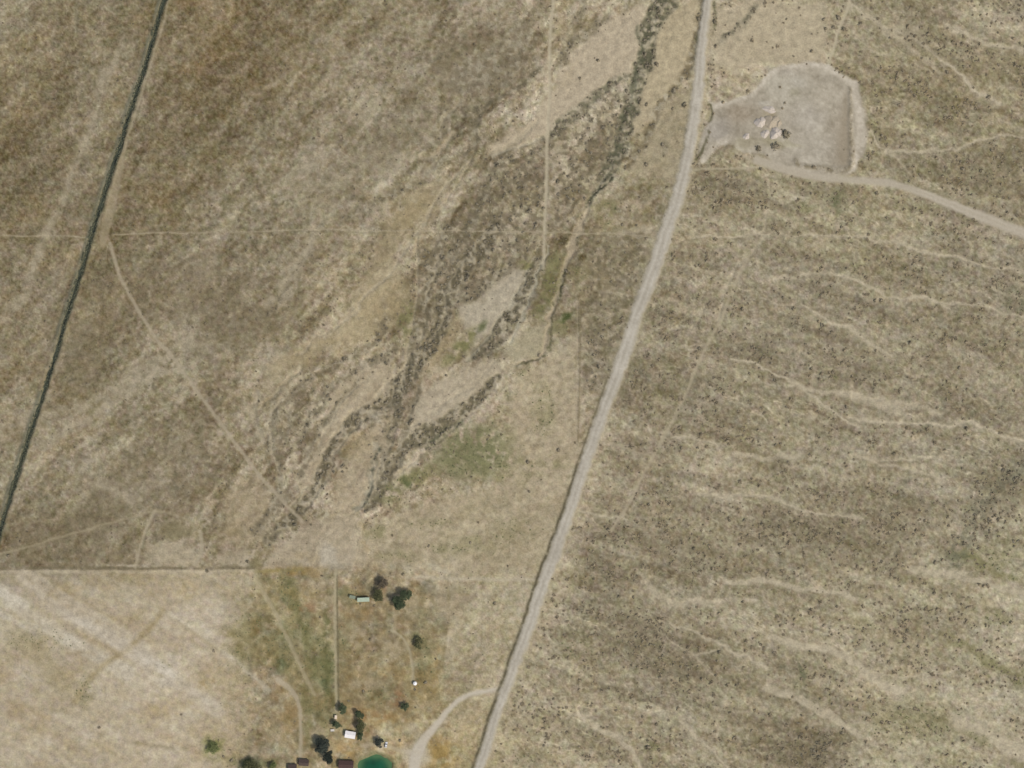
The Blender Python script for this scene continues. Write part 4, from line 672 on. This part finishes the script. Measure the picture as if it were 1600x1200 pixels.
gable('white_shed', 547.5, 1147.5, 7.6, 4.8, 2.5, .7, R(-9), M_WROOF, M_WALL, 'small white roofed building between the dark trees above the pond', 'building')
gable('brown_shed', 475, 1191, 7.2, 4.4, 2.3, .9, R(-4), M_DROOF, M_WOOD, 'dark brown roofed shed at the foot of the short pale trail', 'shed', 1)
gable('brown_shed', 457.5, 1199.5, 6.0, 5.2, 2.3, .9, R(2), M_DROOF, M_WOOD, 'dark shed cut by the bottom edge, leftmost of the roofs', 'shed', 1)
gable('house', 541, 1194, 11.0, 5.6, 2.6, 1.1, R(-3), M_MAROON, M_WOOD, 'long house with dark maroon roof touching the left side of the pond', 'house', 2)

# mobile home with a pale green roof
e = empty('mobile_home', P(568, 936.5), R(2)); box_mesh('body', [(-4.6, 4.6, -1.5, 1.5, .5, 2.9)], M_WALL, e, .06); box_mesh('roof', [(-4.75, 4.75, -1.62, 1.62, 2.92, 3.1)], M_MINT, e, .05)
box_mesh('roof_vent', [(-2.2, -1.6, -.3, .3, 3.1, 3.3)], M_MINT, e, .03); box_mesh('roof_vent', [(1.8, 2.4, -.3, .3, 3.1, 3.3)], M_MINT, e, .03); box_mesh('door', [(.6, 1.5, -1.56, -1.46, .6, 2.5)], M_DOOR, e, .01)
for xc in (-3.2, -1.0, 3.2):
    box_mesh('window', [(xc - .6, xc + .6, -1.55, -1.47, 1.5, 2.3)], M_GLASS, e, .01); box_mesh('window', [(xc - .6, xc + .6, 1.47, 1.55, 1.5, 2.3)], M_GLASS, e, .01)
box_mesh('skirting', [(-4.5, 4.5, -1.42, 1.42, -.3, .48)], M_WOOD, e, .02); box_mesh('step', [(.4, 1.7, -2.2, -1.6, -.1, .3)], M_WOOD, e, .03)
tag(e, 'pale green roofed mobile home beside the brown tree', 'mobile home')
e = empty('lean_to', P(551, 932.5), R(-14)); box_mesh('roof', [(-2.4, 2.4, -1.2, 1.2, 2.1, 2.2)], noisy('faded_green_sheet', (.20, .23, .165), (.15, .17, .12), 1.5), e, .02)
for sx in (-2.2, 2.2):
    for sy in (-1.05, 1.05): box_mesh('post', [(sx - .07, sx + .07, sy - .07, sy + .07, -.3, 2.1)], M_POST, e, .01)
tag(e, 'low faded green shelter left of the pale green mobile home', 'shelter')

def lathe(name, prof, material, parent, n=24):
    vs, fs = [], []
    for r, z in prof:
        for k in range(n): a = 6.28318 * k / n; vs.append((r * math.cos(a), r * math.sin(a), z))
    for i in range(len(prof) - 1):
        for k in range(n): fs.append((i * n + k, i * n + (k + 1) % n, (i + 1) * n + (k + 1) % n, (i + 1) * n + k))
    fs.append(tuple(range(n))[::-1]); fs.append(tuple((len(prof) - 1) * n + k for k in range(n)))
    return mesh_obj(name, vs, fs, material, parent, True)
e = empty('water_tank', P(648.5, 1067.5)); lathe('tank_shell', [(1.55, -.3), (1.55, .4), (1.6, .45), (1.55, .5), (1.55, 1.2), (1.6, 1.25), (1.55, 1.3), (1.55, 1.9)], M_TANK, e); lathe('tank_top', [(1.56, 1.9), (1.4, 2.1), (.35, 2.45)], M_TANK, e); lathe('hatch', [(.34, 2.4), (.34, 2.58), (.2, 2.62)], M_TANK, e, 12); box_mesh('outlet_pipe', [(1.5, 2.3, -.06, .06, .1, .22)], M_RIM, e, .01)
tag(e, 'small white round tank at the end of the curved footpath', 'tank')

# parked car
def car(name, px, py, rot, paint_m, label):
    e = empty(name, P(px, py), rot); L, Wd = 4.4, 1.75
    pr = [(-2.2, .35), (-2.2, .85), (-2.05, .98), (-1.35, 1.02), (1.0, 1.0), (1.95, .86), (2.2, .7), (2.2, .35)]
    def ext(nm, prof, w0, w1, zsplit, m_, par):
        n = len(prof); vs = [(x, -(w1 if z > zsplit else w0) / 2, z) for x, z in prof] + [(x, (w1 if z > zsplit else w0) / 2, z) for x, z in prof]
        return mesh_obj(nm, vs, [tuple(range(n))[::-1], tuple(range(n, 2 * n))] + [(k, (k + 1) % n, n + (k + 1) % n, n + k) for k in range(n)], m_, par)
    b = ext('body', pr, Wd, Wd, 9, paint_m, e); bm = bmesh.new(); bm.from_mesh(b.data); bmesh.ops.recalc_face_normals(bm, faces=bm.faces); bmesh.ops.bevel(bm, geom=bm.edges[:], offset=.05, segments=2, affect='EDGES'); bm.to_mesh(b.data); bm.free()
    ext('cabin', [(-1.75, .98), (-1.35, 1.44), (.25, 1.46), (.95, .98)], Wd - .12, Wd - .5, 1.2, M_GLASS, e); ext('roof', [(-1.3, 1.445), (-1.26, 1.52), (.18, 1.53), (.24, 1.455)], Wd - .44, Wd - .5, 1.5, paint_m, e)
    for sx in (-1.35, 1.35):
        for sy in (-1, 1):
            w = empty('wheel', (sx, sy * .78, .32)); w.parent = e; w.rotation_euler = (R(90), 0, 0); lathe('tyre', [(.22, -.1), (.32, -.08), (.32, .08), (.22, .1)], M_TYRE, w, 18); lathe('rim', [(.2, -.105), (.22, 0), (.2, .105)], M_RIM, w, 12)
    for sy in (-.6, .6): box_mesh('headlight', [(2.16, 2.22, sy - .18, sy + .18, .66, .78)], M_LAMP, e, .01)
    return tag(e, label, 'car')
car('parked_car', 603.5, 1163.5, R(80), M_CAR, 'white car parked against the small dark tree above the pond')

e = empty('storage_box', P(525, 1120), R(0)); box_mesh('cabinet', [(-.8, .8, -1.3, 1.3, -.2, 1.9)], M_CREAM, e, .04); box_mesh('lid', [(-.95, .95, -1.45, 1.45, 1.92, 2.05)], M_CREAM, e, .03); box_mesh('door', [(.79, .86, -.5, .5, 0, 1.7)], M_DOOR, e, .01); tag(e, 'small cream hut at the lower end of the straight path', 'hut')
e = empty('small_trailer', P(519.5, 1141), R(5)); box_mesh('bed', [(-1.5, 1.5, -.85, .85, .55, .7)], M_WALL, e, .03); box_mesh('side_board', [(-1.5, 1.5, -.9, -.82, .7, 1.1)], M_WALL, e, .01); box_mesh('side_board', [(-1.5, 1.5, .82, .9, .7, 1.1)], M_WALL, e, .01); box_mesh('drawbar', [(1.5, 2.7, -.06, .06, .5, .6)], M_RIM, e, .01)
for sy in (-1.0, 1.0):
    w = empty('wheel', (0, sy, .32)); w.parent = e; w.rotation_euler = (R(90), 0, 0); lathe('tyre', [(.2, -.1), (.32, -.08), (.32, .08), (.2, .1)], M_TYRE, w, 16); lathe('rim', [(.19, -.1), (.2, 0), (.19, .1)], M_RIM, w, 10)
tag(e, 'small pale flatbed trailer between the big black tree and the path end', 'trailer')

# ------------------------------------------------------------------ spoil heaps
def heap(px, py, rx, ry, h, m_, label, seed, rot=0):
    r = random.Random(seed); vs, fs = [], []; n, mm = 28, 9; ph = [r.uniform(0, 6.28) for _ in range(6)]
    for i in range(mm):
        t = i / (mm - 1)
        for k in range(n):
            a = 6.28318 * k / n; q = t * (1 + .16 * math.sin(2 * a + ph[0]) + .12 * math.sin(3 * a + ph[1]) + .07 * math.sin(7 * a + ph[2]) + r.uniform(-.04, .04))
            vs.append((q * rx * math.cos(a), q * ry * math.sin(a), h * (1 - t) ** .8 * (1 + .2 * math.sin(3 * a + ph[3]) * t) + r.uniform(-.12, .12) * (1 - t) - .25 * (t > .95)))
    for i in range(mm - 1):
        for k in range(n): fs.append((i * n + k, (i + 1) * n + k, (i + 1) * n + (k + 1) % n, i * n + (k + 1) % n))
    o = mesh_obj('spoil_heap', vs, fs, m_, None, False); o.location = P(px, py); o.rotation_euler = (0, 0, rot); return tag(o, label, 'heap', 'spoil heaps in the gravel yard')
heap(1188, 191, 4.4, 4.6, 2.2, M_WHITEGRAVEL, 'bright white gravel heap at the left of the spoil heaps', 1); heap(1195, 209, 3.6, 3.2, 1.6, M_WHITEGRAVEL, 'small white gravel heap below the tan heap', 2)
heap(1212, 208, 4.6, 5.2, 2.6, M_WHITEGRAVEL, 'white gravel heap beside the dark bush in the yard', 3, .5); heap(1205, 190, 5.5, 6.0, 2.2, M_TANGRAVEL, 'tan earth heap in the middle of the yard', 4); heap(1202, 171, 6, 2.6, 1.2, M_WHITEGRAVEL, 'long pale gravel ridge at the top of the spoil heaps', 5, -.1)
heap(1166, 213, 3.4, 2.2, 1.2, M_WHITEGRAVEL, 'small low pale heap in the lower left of the yard', 6, .3); heap(1216, 192, 2.4, 3.4, 1.4, M_TANGRAVEL, 'small tan heap right of the middle earth heap', 7, .2)

# ------------------------------------------------------------------ trees
def tree(name, px, py, rad, h, leaf_m, label, seed, lobes=6, leaves=2600, sx=1.0, sy=1.0, rot=0.0, group=None, spread=.62):
    r = random.Random(seed); e = empty(name, P(px, py), rot); vs, fs = [], []
    def limb(p0, p1, r0, r1, n=7):
        d = (p1 - p0).normalized(); t = d.orthogonal().normalized(); b = d.cross(t); k = len(vs)
        for p, q in ((p0, r0), (p1, r1)):
            for i in range(n): a = 6.28318 * i / n; vs.append(p + t * q * math.cos(a) + b * q * math.sin(a))
        for i in range(n): fs.append((k + i, k + (i + 1) % n, k + n + (i + 1) % n, k + n + i))
    top = Vector((r.uniform(-.3, .3), r.uniform(-.3, .3), h * .42)); tr = max(.12, rad * .075); limb(Vector((0, 0, -.4)), top, tr * 1.25, tr * .8, 10)
    cl = []
    for k in range(lobes):
        a = 6.28318 * k / lobes + r.uniform(-.5, .5); q = rad * spread * r.uniform(.55, 1.05); c = Vector((q * math.cos(a) * sx, q * math.sin(a) * sy, h * r.uniform(.5, .72))); cl.append((c, rad * r.uniform(.34, .52)))
    cl.append((Vector((0, 0, h * .78)), rad * .5))
    for c, q in list(cl):
        mid_ = top.lerp(c, .5) + Vector((0, 0, -.2)); limb(top * r.uniform(.75, 1), mid_, tr * .5, tr * .32); limb(mid_, c, tr * .32, tr * .1)
        for _ in range(2):
            c2 = c + Vector((r.uniform(-1, 1) * sx, r.uniform(-1, 1) * sy, r.uniform(-.3, .5))) * q * .9; limb(mid_.lerp(c, .6), c2, tr * .18, tr * .05, 5); cl.append((c2, q * r.uniform(.4, .65)))
    mesh_obj('trunk', vs, fs, M_BARK, e, True)
    lv, lf = [], []; tot = sum(q * q for c, q in cl)
    for c, q in cl:
        for _ in range(int(leaves * q * q / tot)):
            v = Vector((r.gauss(0, 1), r.gauss(0, 1), r.gauss(0, 1))).normalized() * q * (r.random() ** .4); p = c + Vector((v.x, v.y, v.z * .7))
            n_ = Vector((r.gauss(0, .7), r.gauss(0, .7), 1)).normalized(); t_ = n_.orthogonal().normalized(); t_.rotate(Matrix.Rotation(r.uniform(0, 6.28), 3, n_)); b_ = n_.cross(t_); s = r.uniform(.22, .48) * (.6 + rad * .07); k = len(lv)
            lv += [p - t_ * s, p + b_ * s * .6, p + t_ * s, p - b_ * s * .6]; lf.append((k, k + 1, k + 2, k + 3))
    mesh_obj('crown', lv, lf, leaf_m, e); return tag(e, label, 'tree', group)
tree('shade_tree', 505, 1164, 7.0, 9, M_BLACK, 'largest blackish tree standing above the maroon house', 1, 8, 4600, .95, 1.0); tree('shade_tree', 514, 1182, 5.4, 8, M_BLACK, 'blackish tree joined to the lower side of the largest tree', 2, 6, 2600, .8, 1.2)
tree('shade_tree', 634, 928, 5.2, 8, M_TREE, 'dark green tree, upper of the pair right of the brown tree', 3, 6, 2800); tree('shade_tree', 624, 941, 6.0, 8.5, M_TREE, 'dark green tree, lower of the pair right of the brown tree', 4, 7, 3400, 1.05, .95)
tree('brown_tree', 597, 911, 5.0, 7, M_BROWN, 'brown thin-leaved tree at the top of the homestead trees', 5, 6, 1900, .8, 1.25); tree('brown_tree', 591, 931, 5.0, 6.5, M_OLIVE, 'olive tree just right of the pale green mobile home', 6, 6, 1700, .8, 1.1)
tree('green_tree', 536, 1108, 4.2, 7, M_TREE, 'narrow dark green tree right of the cream hut', 7, 6, 2000, .8, 1.4); tree('green_tree', 526, 1131, 3.8, 6, M_TREE, 'dark green tree below the cream hut', 8, 5, 1600, 1.2, .8)
tree('green_tree', 561, 1115, 3.8, 6, M_TREE, 'dark green tree above the white roofed building', 9, 5, 1500, 1.2, .8); tree('green_tree', 564, 1132, 5.0, 7.5, M_OLIVE, 'olive green tree at the right of the white roofed building', 10, 6, 2200, .9, 1.1); tree('green_tree', 563, 1149, 3.4, 6, M_TREE, 'slim dark tree touching the right wall of the white roofed building', 11, 5, 1300, .7, 1.3)
tree('small_tree', 634, 1103, 3.6, 5, M_TREE, 'lone small dark green tree right of the rusty ground', 12, 5, 1100); tree('small_tree', 592, 1158, 4.0, 5.5, M_BLACK, 'small blackish tree left of the white car', 13, 5, 1500); tree('small_tree', 654, 1004, 4.6, 5, M_OLIVE, 'olive tree right of the curved footpath', 14, 6, 1200, .9, 1.3)
tree('leafy_tree', 392, 1198, 7.5, 7, M_OLIVE, 'broad green tree cut by the bottom edge left of the sheds', 15, 8, 2600, 1.3, .8); tree('leafy_tree', 334, 1167, 5.0, 5, M_BRIGHT, 'light green tree standing alone in the corner of the pale field', 16, 6, 1400, .85, 1.15); tree('leafy_tree', 427, 1196, 3.6, 5, M_BRIGHT, 'light green tree between the broad green tree and the sheds', 17, 5, 1000)

# ------------------------------------------------------------------ single shrubs
SH = [bush_mesh('shrub_%d' % k, M_SHRUB, 90 + k, nleaf=110, flat=.55, leaf=.3) for k in range(5)]
def shrub(px, py, rad, label, group=None):
    o = bpy.data.objects.new('shrub', SH[(int(px * 7 + py * 3)) % 5]); COL.objects.link(o); o.location = P(px, py, -.05); o.rotation_euler = (0, 0, px * 1.7); o.scale = (rad, rad, rad * .9); return tag(o, label, 'shrub', group)
for px, py, rad, lab in [
    (1027, 101, 2.6, 'largest lone dark shrub on the tan flat right of the big wash'), (935, 94, 1.8, 'upper of two lone shrubs on the pale flat left of the big wash'), (906, 122, 1.7, 'lower of two lone shrubs on the pale flat left of the big wash'), (717, 472, 1.7, 'black round shrub at the left tip of the grey clay pan'),
    (1026, 1132, 1.9, 'dark lone shrub between two pale rills near the bottom edge'), (1004, 1120, 1.5, 'grey-brown shrub just left of the dark lone shrub near the bottom'), (1397, 709, 2.0, 'dark shrub between the pale rills right of centre'), (1460, 927, 2.0, 'blackish shrub at the edge of a brown thicket in the lower right'),
    (1580, 972, 1.9, 'dark shrub near the right edge beside a green streak'), (1451, 974, 1.3, 'tiny dark shrub alone on tan ground in the lower right'), (1420, 1011, 1.7, 'left one of a close pair of shrubs in the lower right'), (1435, 1010, 1.8, 'right one of a close pair of shrubs in the lower right'),
    (1418, 985, 1.8, 'shrub above the close pair in the lower right'), (1350, 982, 1.6, 'shrub left of the close pair in the lower right'), (1268, 80, 1.8, 'dark shrub just above the top of the gravel yard'), (1240, 88, 1.2, 'pale-ringed shrub left of the one above the gravel yard'), (1229, 30, 1.3, 'small shrub on the bare tan flat above the gravel yard'),
    (1228, 210, 4.6, 'largest dark bush right of the white gravel heaps'), (1212, 229, 4.2, 'dark bush below the white gravel heaps'), (1185, 232, 3.0, 'dark bush at the lower left of the spoil heaps'), (1226, 161, 1.4, 'tiny dark bush on the open gravel above the heaps'), (1190, 264, 2.0, 'bush where the thin straight path meets the haul road'),
    (690, 401, 2.0, 'olive shrub above the left wash near the fence corner'), (560, 113, 1.2, 'small shrub at the top of the pale patch in the upper middle'), (558, 180, 1.5, 'dark dot of a shrub inside the pale patch in the upper middle'), (307, 180, 1.4, 'small dark shrub on the brown heath right of the canal'),
    (683, 548, 1.6, 'dark shrub at the head of the tan strip beside the left wash'), (644, 657, 2.6, 'dark shrub at the top left of the lower wash'), (640, 662, 2.0, 'second dark shrub at the top left of the lower wash'), (621, 722, 1.5, 'black shrub in the middle of the lower wash'), (591, 766, 1.7, 'dark shrub below the lower wash'), (577, 695, 1.3, 'shrub at the top of the pale gully'), (581, 714, 1.5, 'shrub midway down the pale gully'),
    (537, 727, 1.8, 'right one of three shrubs left of the pale gully'), (522, 737, 1.9, 'left one of three shrubs left of the pale gully'), (535, 737, 1.4, 'lowest of three shrubs left of the pale gully'), (516, 625, 1.8, 'shrub in the dotted side wash'), (500, 680, 1.5, 'shrub at the lower end of the dotted side wash'), (440, 770, 1.6, 'dark shrub where the slanting track nears the wash'),
    (745, 625, 1.6, 'shrub at the upper tip of the lower wash'), (762, 686, 1.3, 'tiny dark shrub inside the big green patch'), (873, 703, 2.4, 'olive shrub on the pale flat left of the road'), (825, 722, 2.2, 'green shrub left of the olive shrub on the pale flat'), (827, 768, 1.6, 'small shrub on the lower pale flat'), (842, 555, 1.8, 'dark shrub at the bend of the sandy thread'), (885, 424, 2.0, 'dark shrub on the bank of the sandy thread'), (838, 352, 2.6, 'shrub beside the twin track near the horizontal line'), (873, 304, 2.4, 'round shrub right of the twin track'),
    (773, 942, 2.0, 'lone shrub on the straw flat left of the road'), (630, 897, 1.6, 'shrub above the pair of dark green trees'), (670, 853, 1.6, 'shrub on the straw flat above the homestead'), (735, 848, 1.6, 'green shrub on the straw flat near the road'), (625, 1157, 1.6, 'small brown bush right of the white car'), (648, 1068 + 9, 1.4, 'small bush below the white round tank'), (665, 1066, 2.0, 'brown bush right of the white round tank'), (568, 1080, 1.6, 'brown bush in the middle of the homestead lot'), (545, 1095, 1.4, 'bush above the narrow dark green tree'),
    (349, 1182, 1.6, 'small bush below the light green tree in the field corner'), (362, 1188, 2.0, 'bush left of the broad green tree'), (155, 1137, 1.6, 'lone small bush in the pale field'), (283, 1117, 1.4, 'tiny bush in the lower right of the pale field'), (334, 1017, 1.8, 'dark bush at the right side of the pale field'), (388, 877, 2.0, 'dark bush at the end of the field boundary'), (323, 892, 1.8, 'bush on the field boundary'), (13, 868, 1.8, 'bush at the left end of the thin heath trail'),
    (990, 933, 1.7, 'right one of two shrubs below the brown scrub near the road'), (967, 932, 1.8, 'left one of two shrubs below the brown scrub near the road'), (1161, 940, 1.7, 'dark shrub beside a faint rill right of the road'), (982, 965, 1.6, 'shrub at the upper end of a thin rill'), (995, 995, 1.9, 'dark shrub on the brown scrub slope'), (1177, 998, 1.5, 'upper of two small shrubs left of the broad pale rill'), (1188, 1007, 1.7, 'lower of two small shrubs left of the broad pale rill'), (1124, 1019, 2.2, 'olive shrub where two rills meet'), (1064, 1042, 1.7, 'shrub in a short dark row in the lower middle'), (1075, 1057, 1.7, 'second shrub in a short dark row in the lower middle'), (1097, 1061, 1.8, 'right end of a short dark row in the lower middle'), (1031, 1058, 1.6, 'left end of a short dark row in the lower middle'), (951, 1075, 1.5, 'shrub on tan ground near the road bend'), (865, 1092, 1.5, 'shrub close to the right side of the lower road'), (850, 1165, 1.5, 'shrub by the lowest stretch of the road'), (1013, 1167, 2.8, 'olive bush near the bottom edge'), (985, 1145, 1.8, 'brown bush above the olive bush near the bottom edge'),
    (1163, 813, 2.0, 'dark shrub above the brown scrub belt'), (1140, 813, 1.8, 'shrub left of the dark one above the brown scrub belt'), (1310, 834, 1.9, 'dark shrub inside the eastern scrub belt'), (1556, 805, 1.8, 'dark shrub in the far right gully'), (1578, 738, 2.6, 'grey ring of sage near the right edge'), (1560, 838, 1.6, 'shrub below the far right gully'), (1461, 879, 2.2, 'shrub left of the green streak on the right'), (1378, 878, 1.8, 'upright dark shrub left of the pale fan'), (1268, 952, 1.9, 'shrub below the pale streak on the right'), (1308, 948, 1.8, 'shrub right of the one below the pale streak'), (1316, 1145, 2.0, 'dark shrub at the right end of the lowest scrub thicket'), (1300, 1100, 1.6, 'shrub above the lowest scrub thicket'), (1404, 1107, 1.4, 'small shrub on the greenish flat, lower right'), (1390, 1129, 2.0, 'olive shrub on the greenish flat, lower right'),
    (1422, 536, 2.2, 'dark ringed sage clump in the middle of the eastern slope'), (1499, 575, 1.9, 'dark clump beside a pale mound on the right'), (1511, 670, 2.2, 'ring of sage sitting on the long pale rill'), (1323, 636, 2.2, 'brown clump between two forks of a rill'), (1367, 470, 1.9, 'left one of two shrubs below the forked rill'), (1377, 469, 1.9, 'right one of two shrubs below the forked rill'), (1284, 508, 2.4, 'shrub left of the short slanting rill'), (1240, 482, 2.0, 'shrub at the head of the short slanting rill'), (1160, 483, 2.2, 'dark shrub near the faint diagonal trail'), (1104, 408, 2.0, 'shrub below the haul road junction'), (1093, 545, 2.2, 'dark shrub at the end of the short pale streak'), (1210, 594, 2.0, 'shrub above the longest pale rill'), (1220, 693, 1.5, 'small shrub left of a faint rill'), (1065, 700, 2.0, 'shrub below the short streak right of the road'),
    (1268, 302, 1.5, 'small shrub below the haul road near the yard'), (1247, 311, 1.5, 'small shrub below and left of the green clump'), (1315, 355, 2.0, 'shrub below the green clump under the haul road'), (1370, 302, 2.0, 'shrub hugging the upper haul road'), (1421, 283, 1.6, 'small bush above the haul road bend'), (1550, 235, 2.0, 'shrub beside the pale dot below the right rill'), (1504, 264, 2.4, 'brown shrub on the dark slope above the haul road'), (1480, 113, 2.2, 'dark shrub at the top of the slanting pale rill on the right'), (1545, 152, 2.4, 'dark shrub at the lower end of the slanting pale rill'), (1310, 28, 3.0, 'dark brown shrub left of the narrow trail'), (1302, 43, 2.2, 'lower dark brown shrub left of the narrow trail'), (1287, 30, 2.0, 'shrub at the upper end of a dotted row above the yard'), (1290, 45, 1.8, 'shrub at the lower end of a dotted row above the yard'), (1318, 45, 2.2, 'dark shrub right of the narrow trail'), (1344, 38, 2.4, 'brown shrub on the dark upper right slope'),
    (1069, 163, 3.0, 'brown bush between the side wash and the road'), (1010, 163, 2.2, 'brown bush right of the big wash'), (1036, 226, 2.6, 'dark brown bush on the flat left of the road'), (943, 199, 2.2, 'bush left of the big wash on scrubby ground'), (1010, 257, 2.4, 'bush at the lower end of the flat left of the road'), (1119, 73, 2.0, 'dark bush at the lower end of the slanting bush row'), (1178, 14, 1.6, 'bush at the upper end of the slanting bush row'), (1092, 30, 2.6, 'dark bush on the left verge of the upper road'), (1117, 34, 2.4, 'dark bush on the right verge of the upper road')]:
    shrub(px, py, rad * .92, lab)
# more bushes standing one by one, each told by the landmark beside it
MARKS = [('the upper haul road bend', 1440, 300), ('the lower haul road', 1560, 349), ('the right bank of the gravel yard', 1345, 190), ('the lower bank of the gravel yard', 1290, 275), ('the yard entrance on the road', 1110, 200), ('the narrow trail above the yard', 1310, 45), ('the slanting rill in the upper right corner', 1490, 105), ('the thin rill right of the yard', 1480, 236),
         ('the head of the forked rill', 1240, 432), ('the fork of the upper rill', 1400, 466), ('the lower end of the short slanting rill', 1385, 553), ('the start of the longest pale rill', 1150, 566), ('the bend of the longest pale rill', 1262, 612), ('the right end of the longest pale rill', 1560, 675), ('the crossing of the two faint trails', 1020, 714), ('the short pale streak right of the road', 1110, 695), ('the middle pale streak of the slope', 1220, 711),
         ('the pale rill below the middle of the slope', 1250, 790), ('the far right gully', 1550, 775), ('the pale fan near the lower right', 1200, 911), ('the curved pale patch right of the lower road', 1040, 938), ('the thin rill of the brown thicket', 1060, 1010), ('the meeting of two lower rills', 1140, 1015), ('the broad pale rill at the lower right', 1300, 1020), ('the pale streak at the bottom right', 1270, 1108), ('the green streak near the right edge', 1510, 1012), ('the pale rill touching the bottom edge', 1090, 1152),
         ('the twin track above the horizontal line', 853, 290), ('the horizontal line left of the road', 960, 364), ('the top of the left wash', 740, 400), ('the upper tip of the clay pan', 815, 425), ('the lower tip of the clay pan', 745, 525), ('the joining of the washes', 615, 620), ('the tail of the left wash', 490, 765), ('the dotted side wash', 530, 595), ('the middle of the road stretch beside the fence', 940, 600), ('the big dark wash where it narrows', 935, 285)]
r2 = random.Random(77); cnt = 0; seen = set(); tries = 0
while cnt < 130 and tries < 60000:
    tries += 1; nm, mx_, my_ = MARKS[tries % len(MARKS)]; an = r2.uniform(0, 6.283); q = r2.uniform(14, 85); px, py = mx_ + q * math.cos(an), my_ + q * math.sin(an)
    if not (6 < px < 1594 and 6 < py < 1194): continue
    ii_, jj_ = np.searchsorted(GX, px) - 1, np.searchsorted(GY, py) - 1
    if r2.random() > D[jj_, ii_] * 1.6 or LAB[jj_, ii_] != 0: continue
    if min(range(len(MARKS)), key=lambda k: (MARKS[k][1] - px) ** 2 + (MARKS[k][2] - py) ** 2) != tries % len(MARKS): continue
    dx_, dy_ = px - mx_, py - my_; w_ = ('above' if dy_ < 0 else 'below') if abs(dy_) > 1.6 * abs(dx_) else (('left of' if dx_ < 0 else 'right of') if abs(dx_) > 1.6 * abs(dy_) else ('above ' if dy_ < 0 else 'below ') + ('left of' if dx_ < 0 else 'right of'))
    lab = ('sagebrush close ' if q < 38 else 'sagebrush farther ') + w_ + ' ' + nm
    if lab in seen: continue
    seen.add(lab); shrub(px, py, r2.uniform(1.1, 1.6), lab, 'sagebrush standing singly'); cnt += 1

# ------------------------------------------------------------------ fences along the lot lines
def fence(pts, gap, label):
    p = np.array(pts, float); e = empty('wire_fence', P(*p[0])); o0 = e.location.copy(); allp = []
    for a, b in zip(p[:-1], p[1:]):
        n = max(1, int(np.hypot(*(b - a)) * M2 / gap))
        for k in range(n): allp.append(a + (b - a) * k / n)
    allp.append(p[-1]); tops = []; vs, fs = [], []
    for q in allp:
        c = P(q[0], q[1]) - o0; w = .07; k = len(vs)
        for z in (-.4, 1.25):
            for dx, dy in ((-w, -w), (w, -w), (w, w), (-w, w)): vs.append((c.x + dx, c.y + dy, c.z + z))
        fs += [(k, k + 1, k + 5, k + 4), (k + 1, k + 2, k + 6, k + 5), (k + 2, k + 3, k + 7, k + 6), (k + 3, k, k + 4, k + 7), (k + 4, k + 5, k + 6, k + 7)]; tops.append(c)
    m_ = mesh_obj('posts', vs, fs, M_POST, e); m_['kind'] = 'stuff'
    for h in (.45, .8, 1.15):
        vs, fs = [], []
        for i, c in enumerate(tops):
            k = len(vs); vs += [(c.x - .015, c.y, c.z + h), (c.x + .015, c.y, c.z + h), (c.x, c.y + .015, c.z + h + .03)]
            if i: fs += [(k - 3, k - 2, k + 1, k), (k - 2, k - 1, k + 2, k + 1), (k - 1, k - 3, k, k + 2)]
        mesh_obj('wire', vs, fs, M_WIRE, e)
    return tag(e, label, 'fence')
fence([(905, 470), (904.5, 600), (902, 695)], 5, 'thin fence line between the pale flat and the road scrub'); fence([(0, 890), (200, 890), (398, 889)], 5, 'fence line along the top of the pale field'); fence([(527.5, 900), (528.5, 1000), (530, 1100)], 5, 'fence line beside the straight path of the homestead lot')
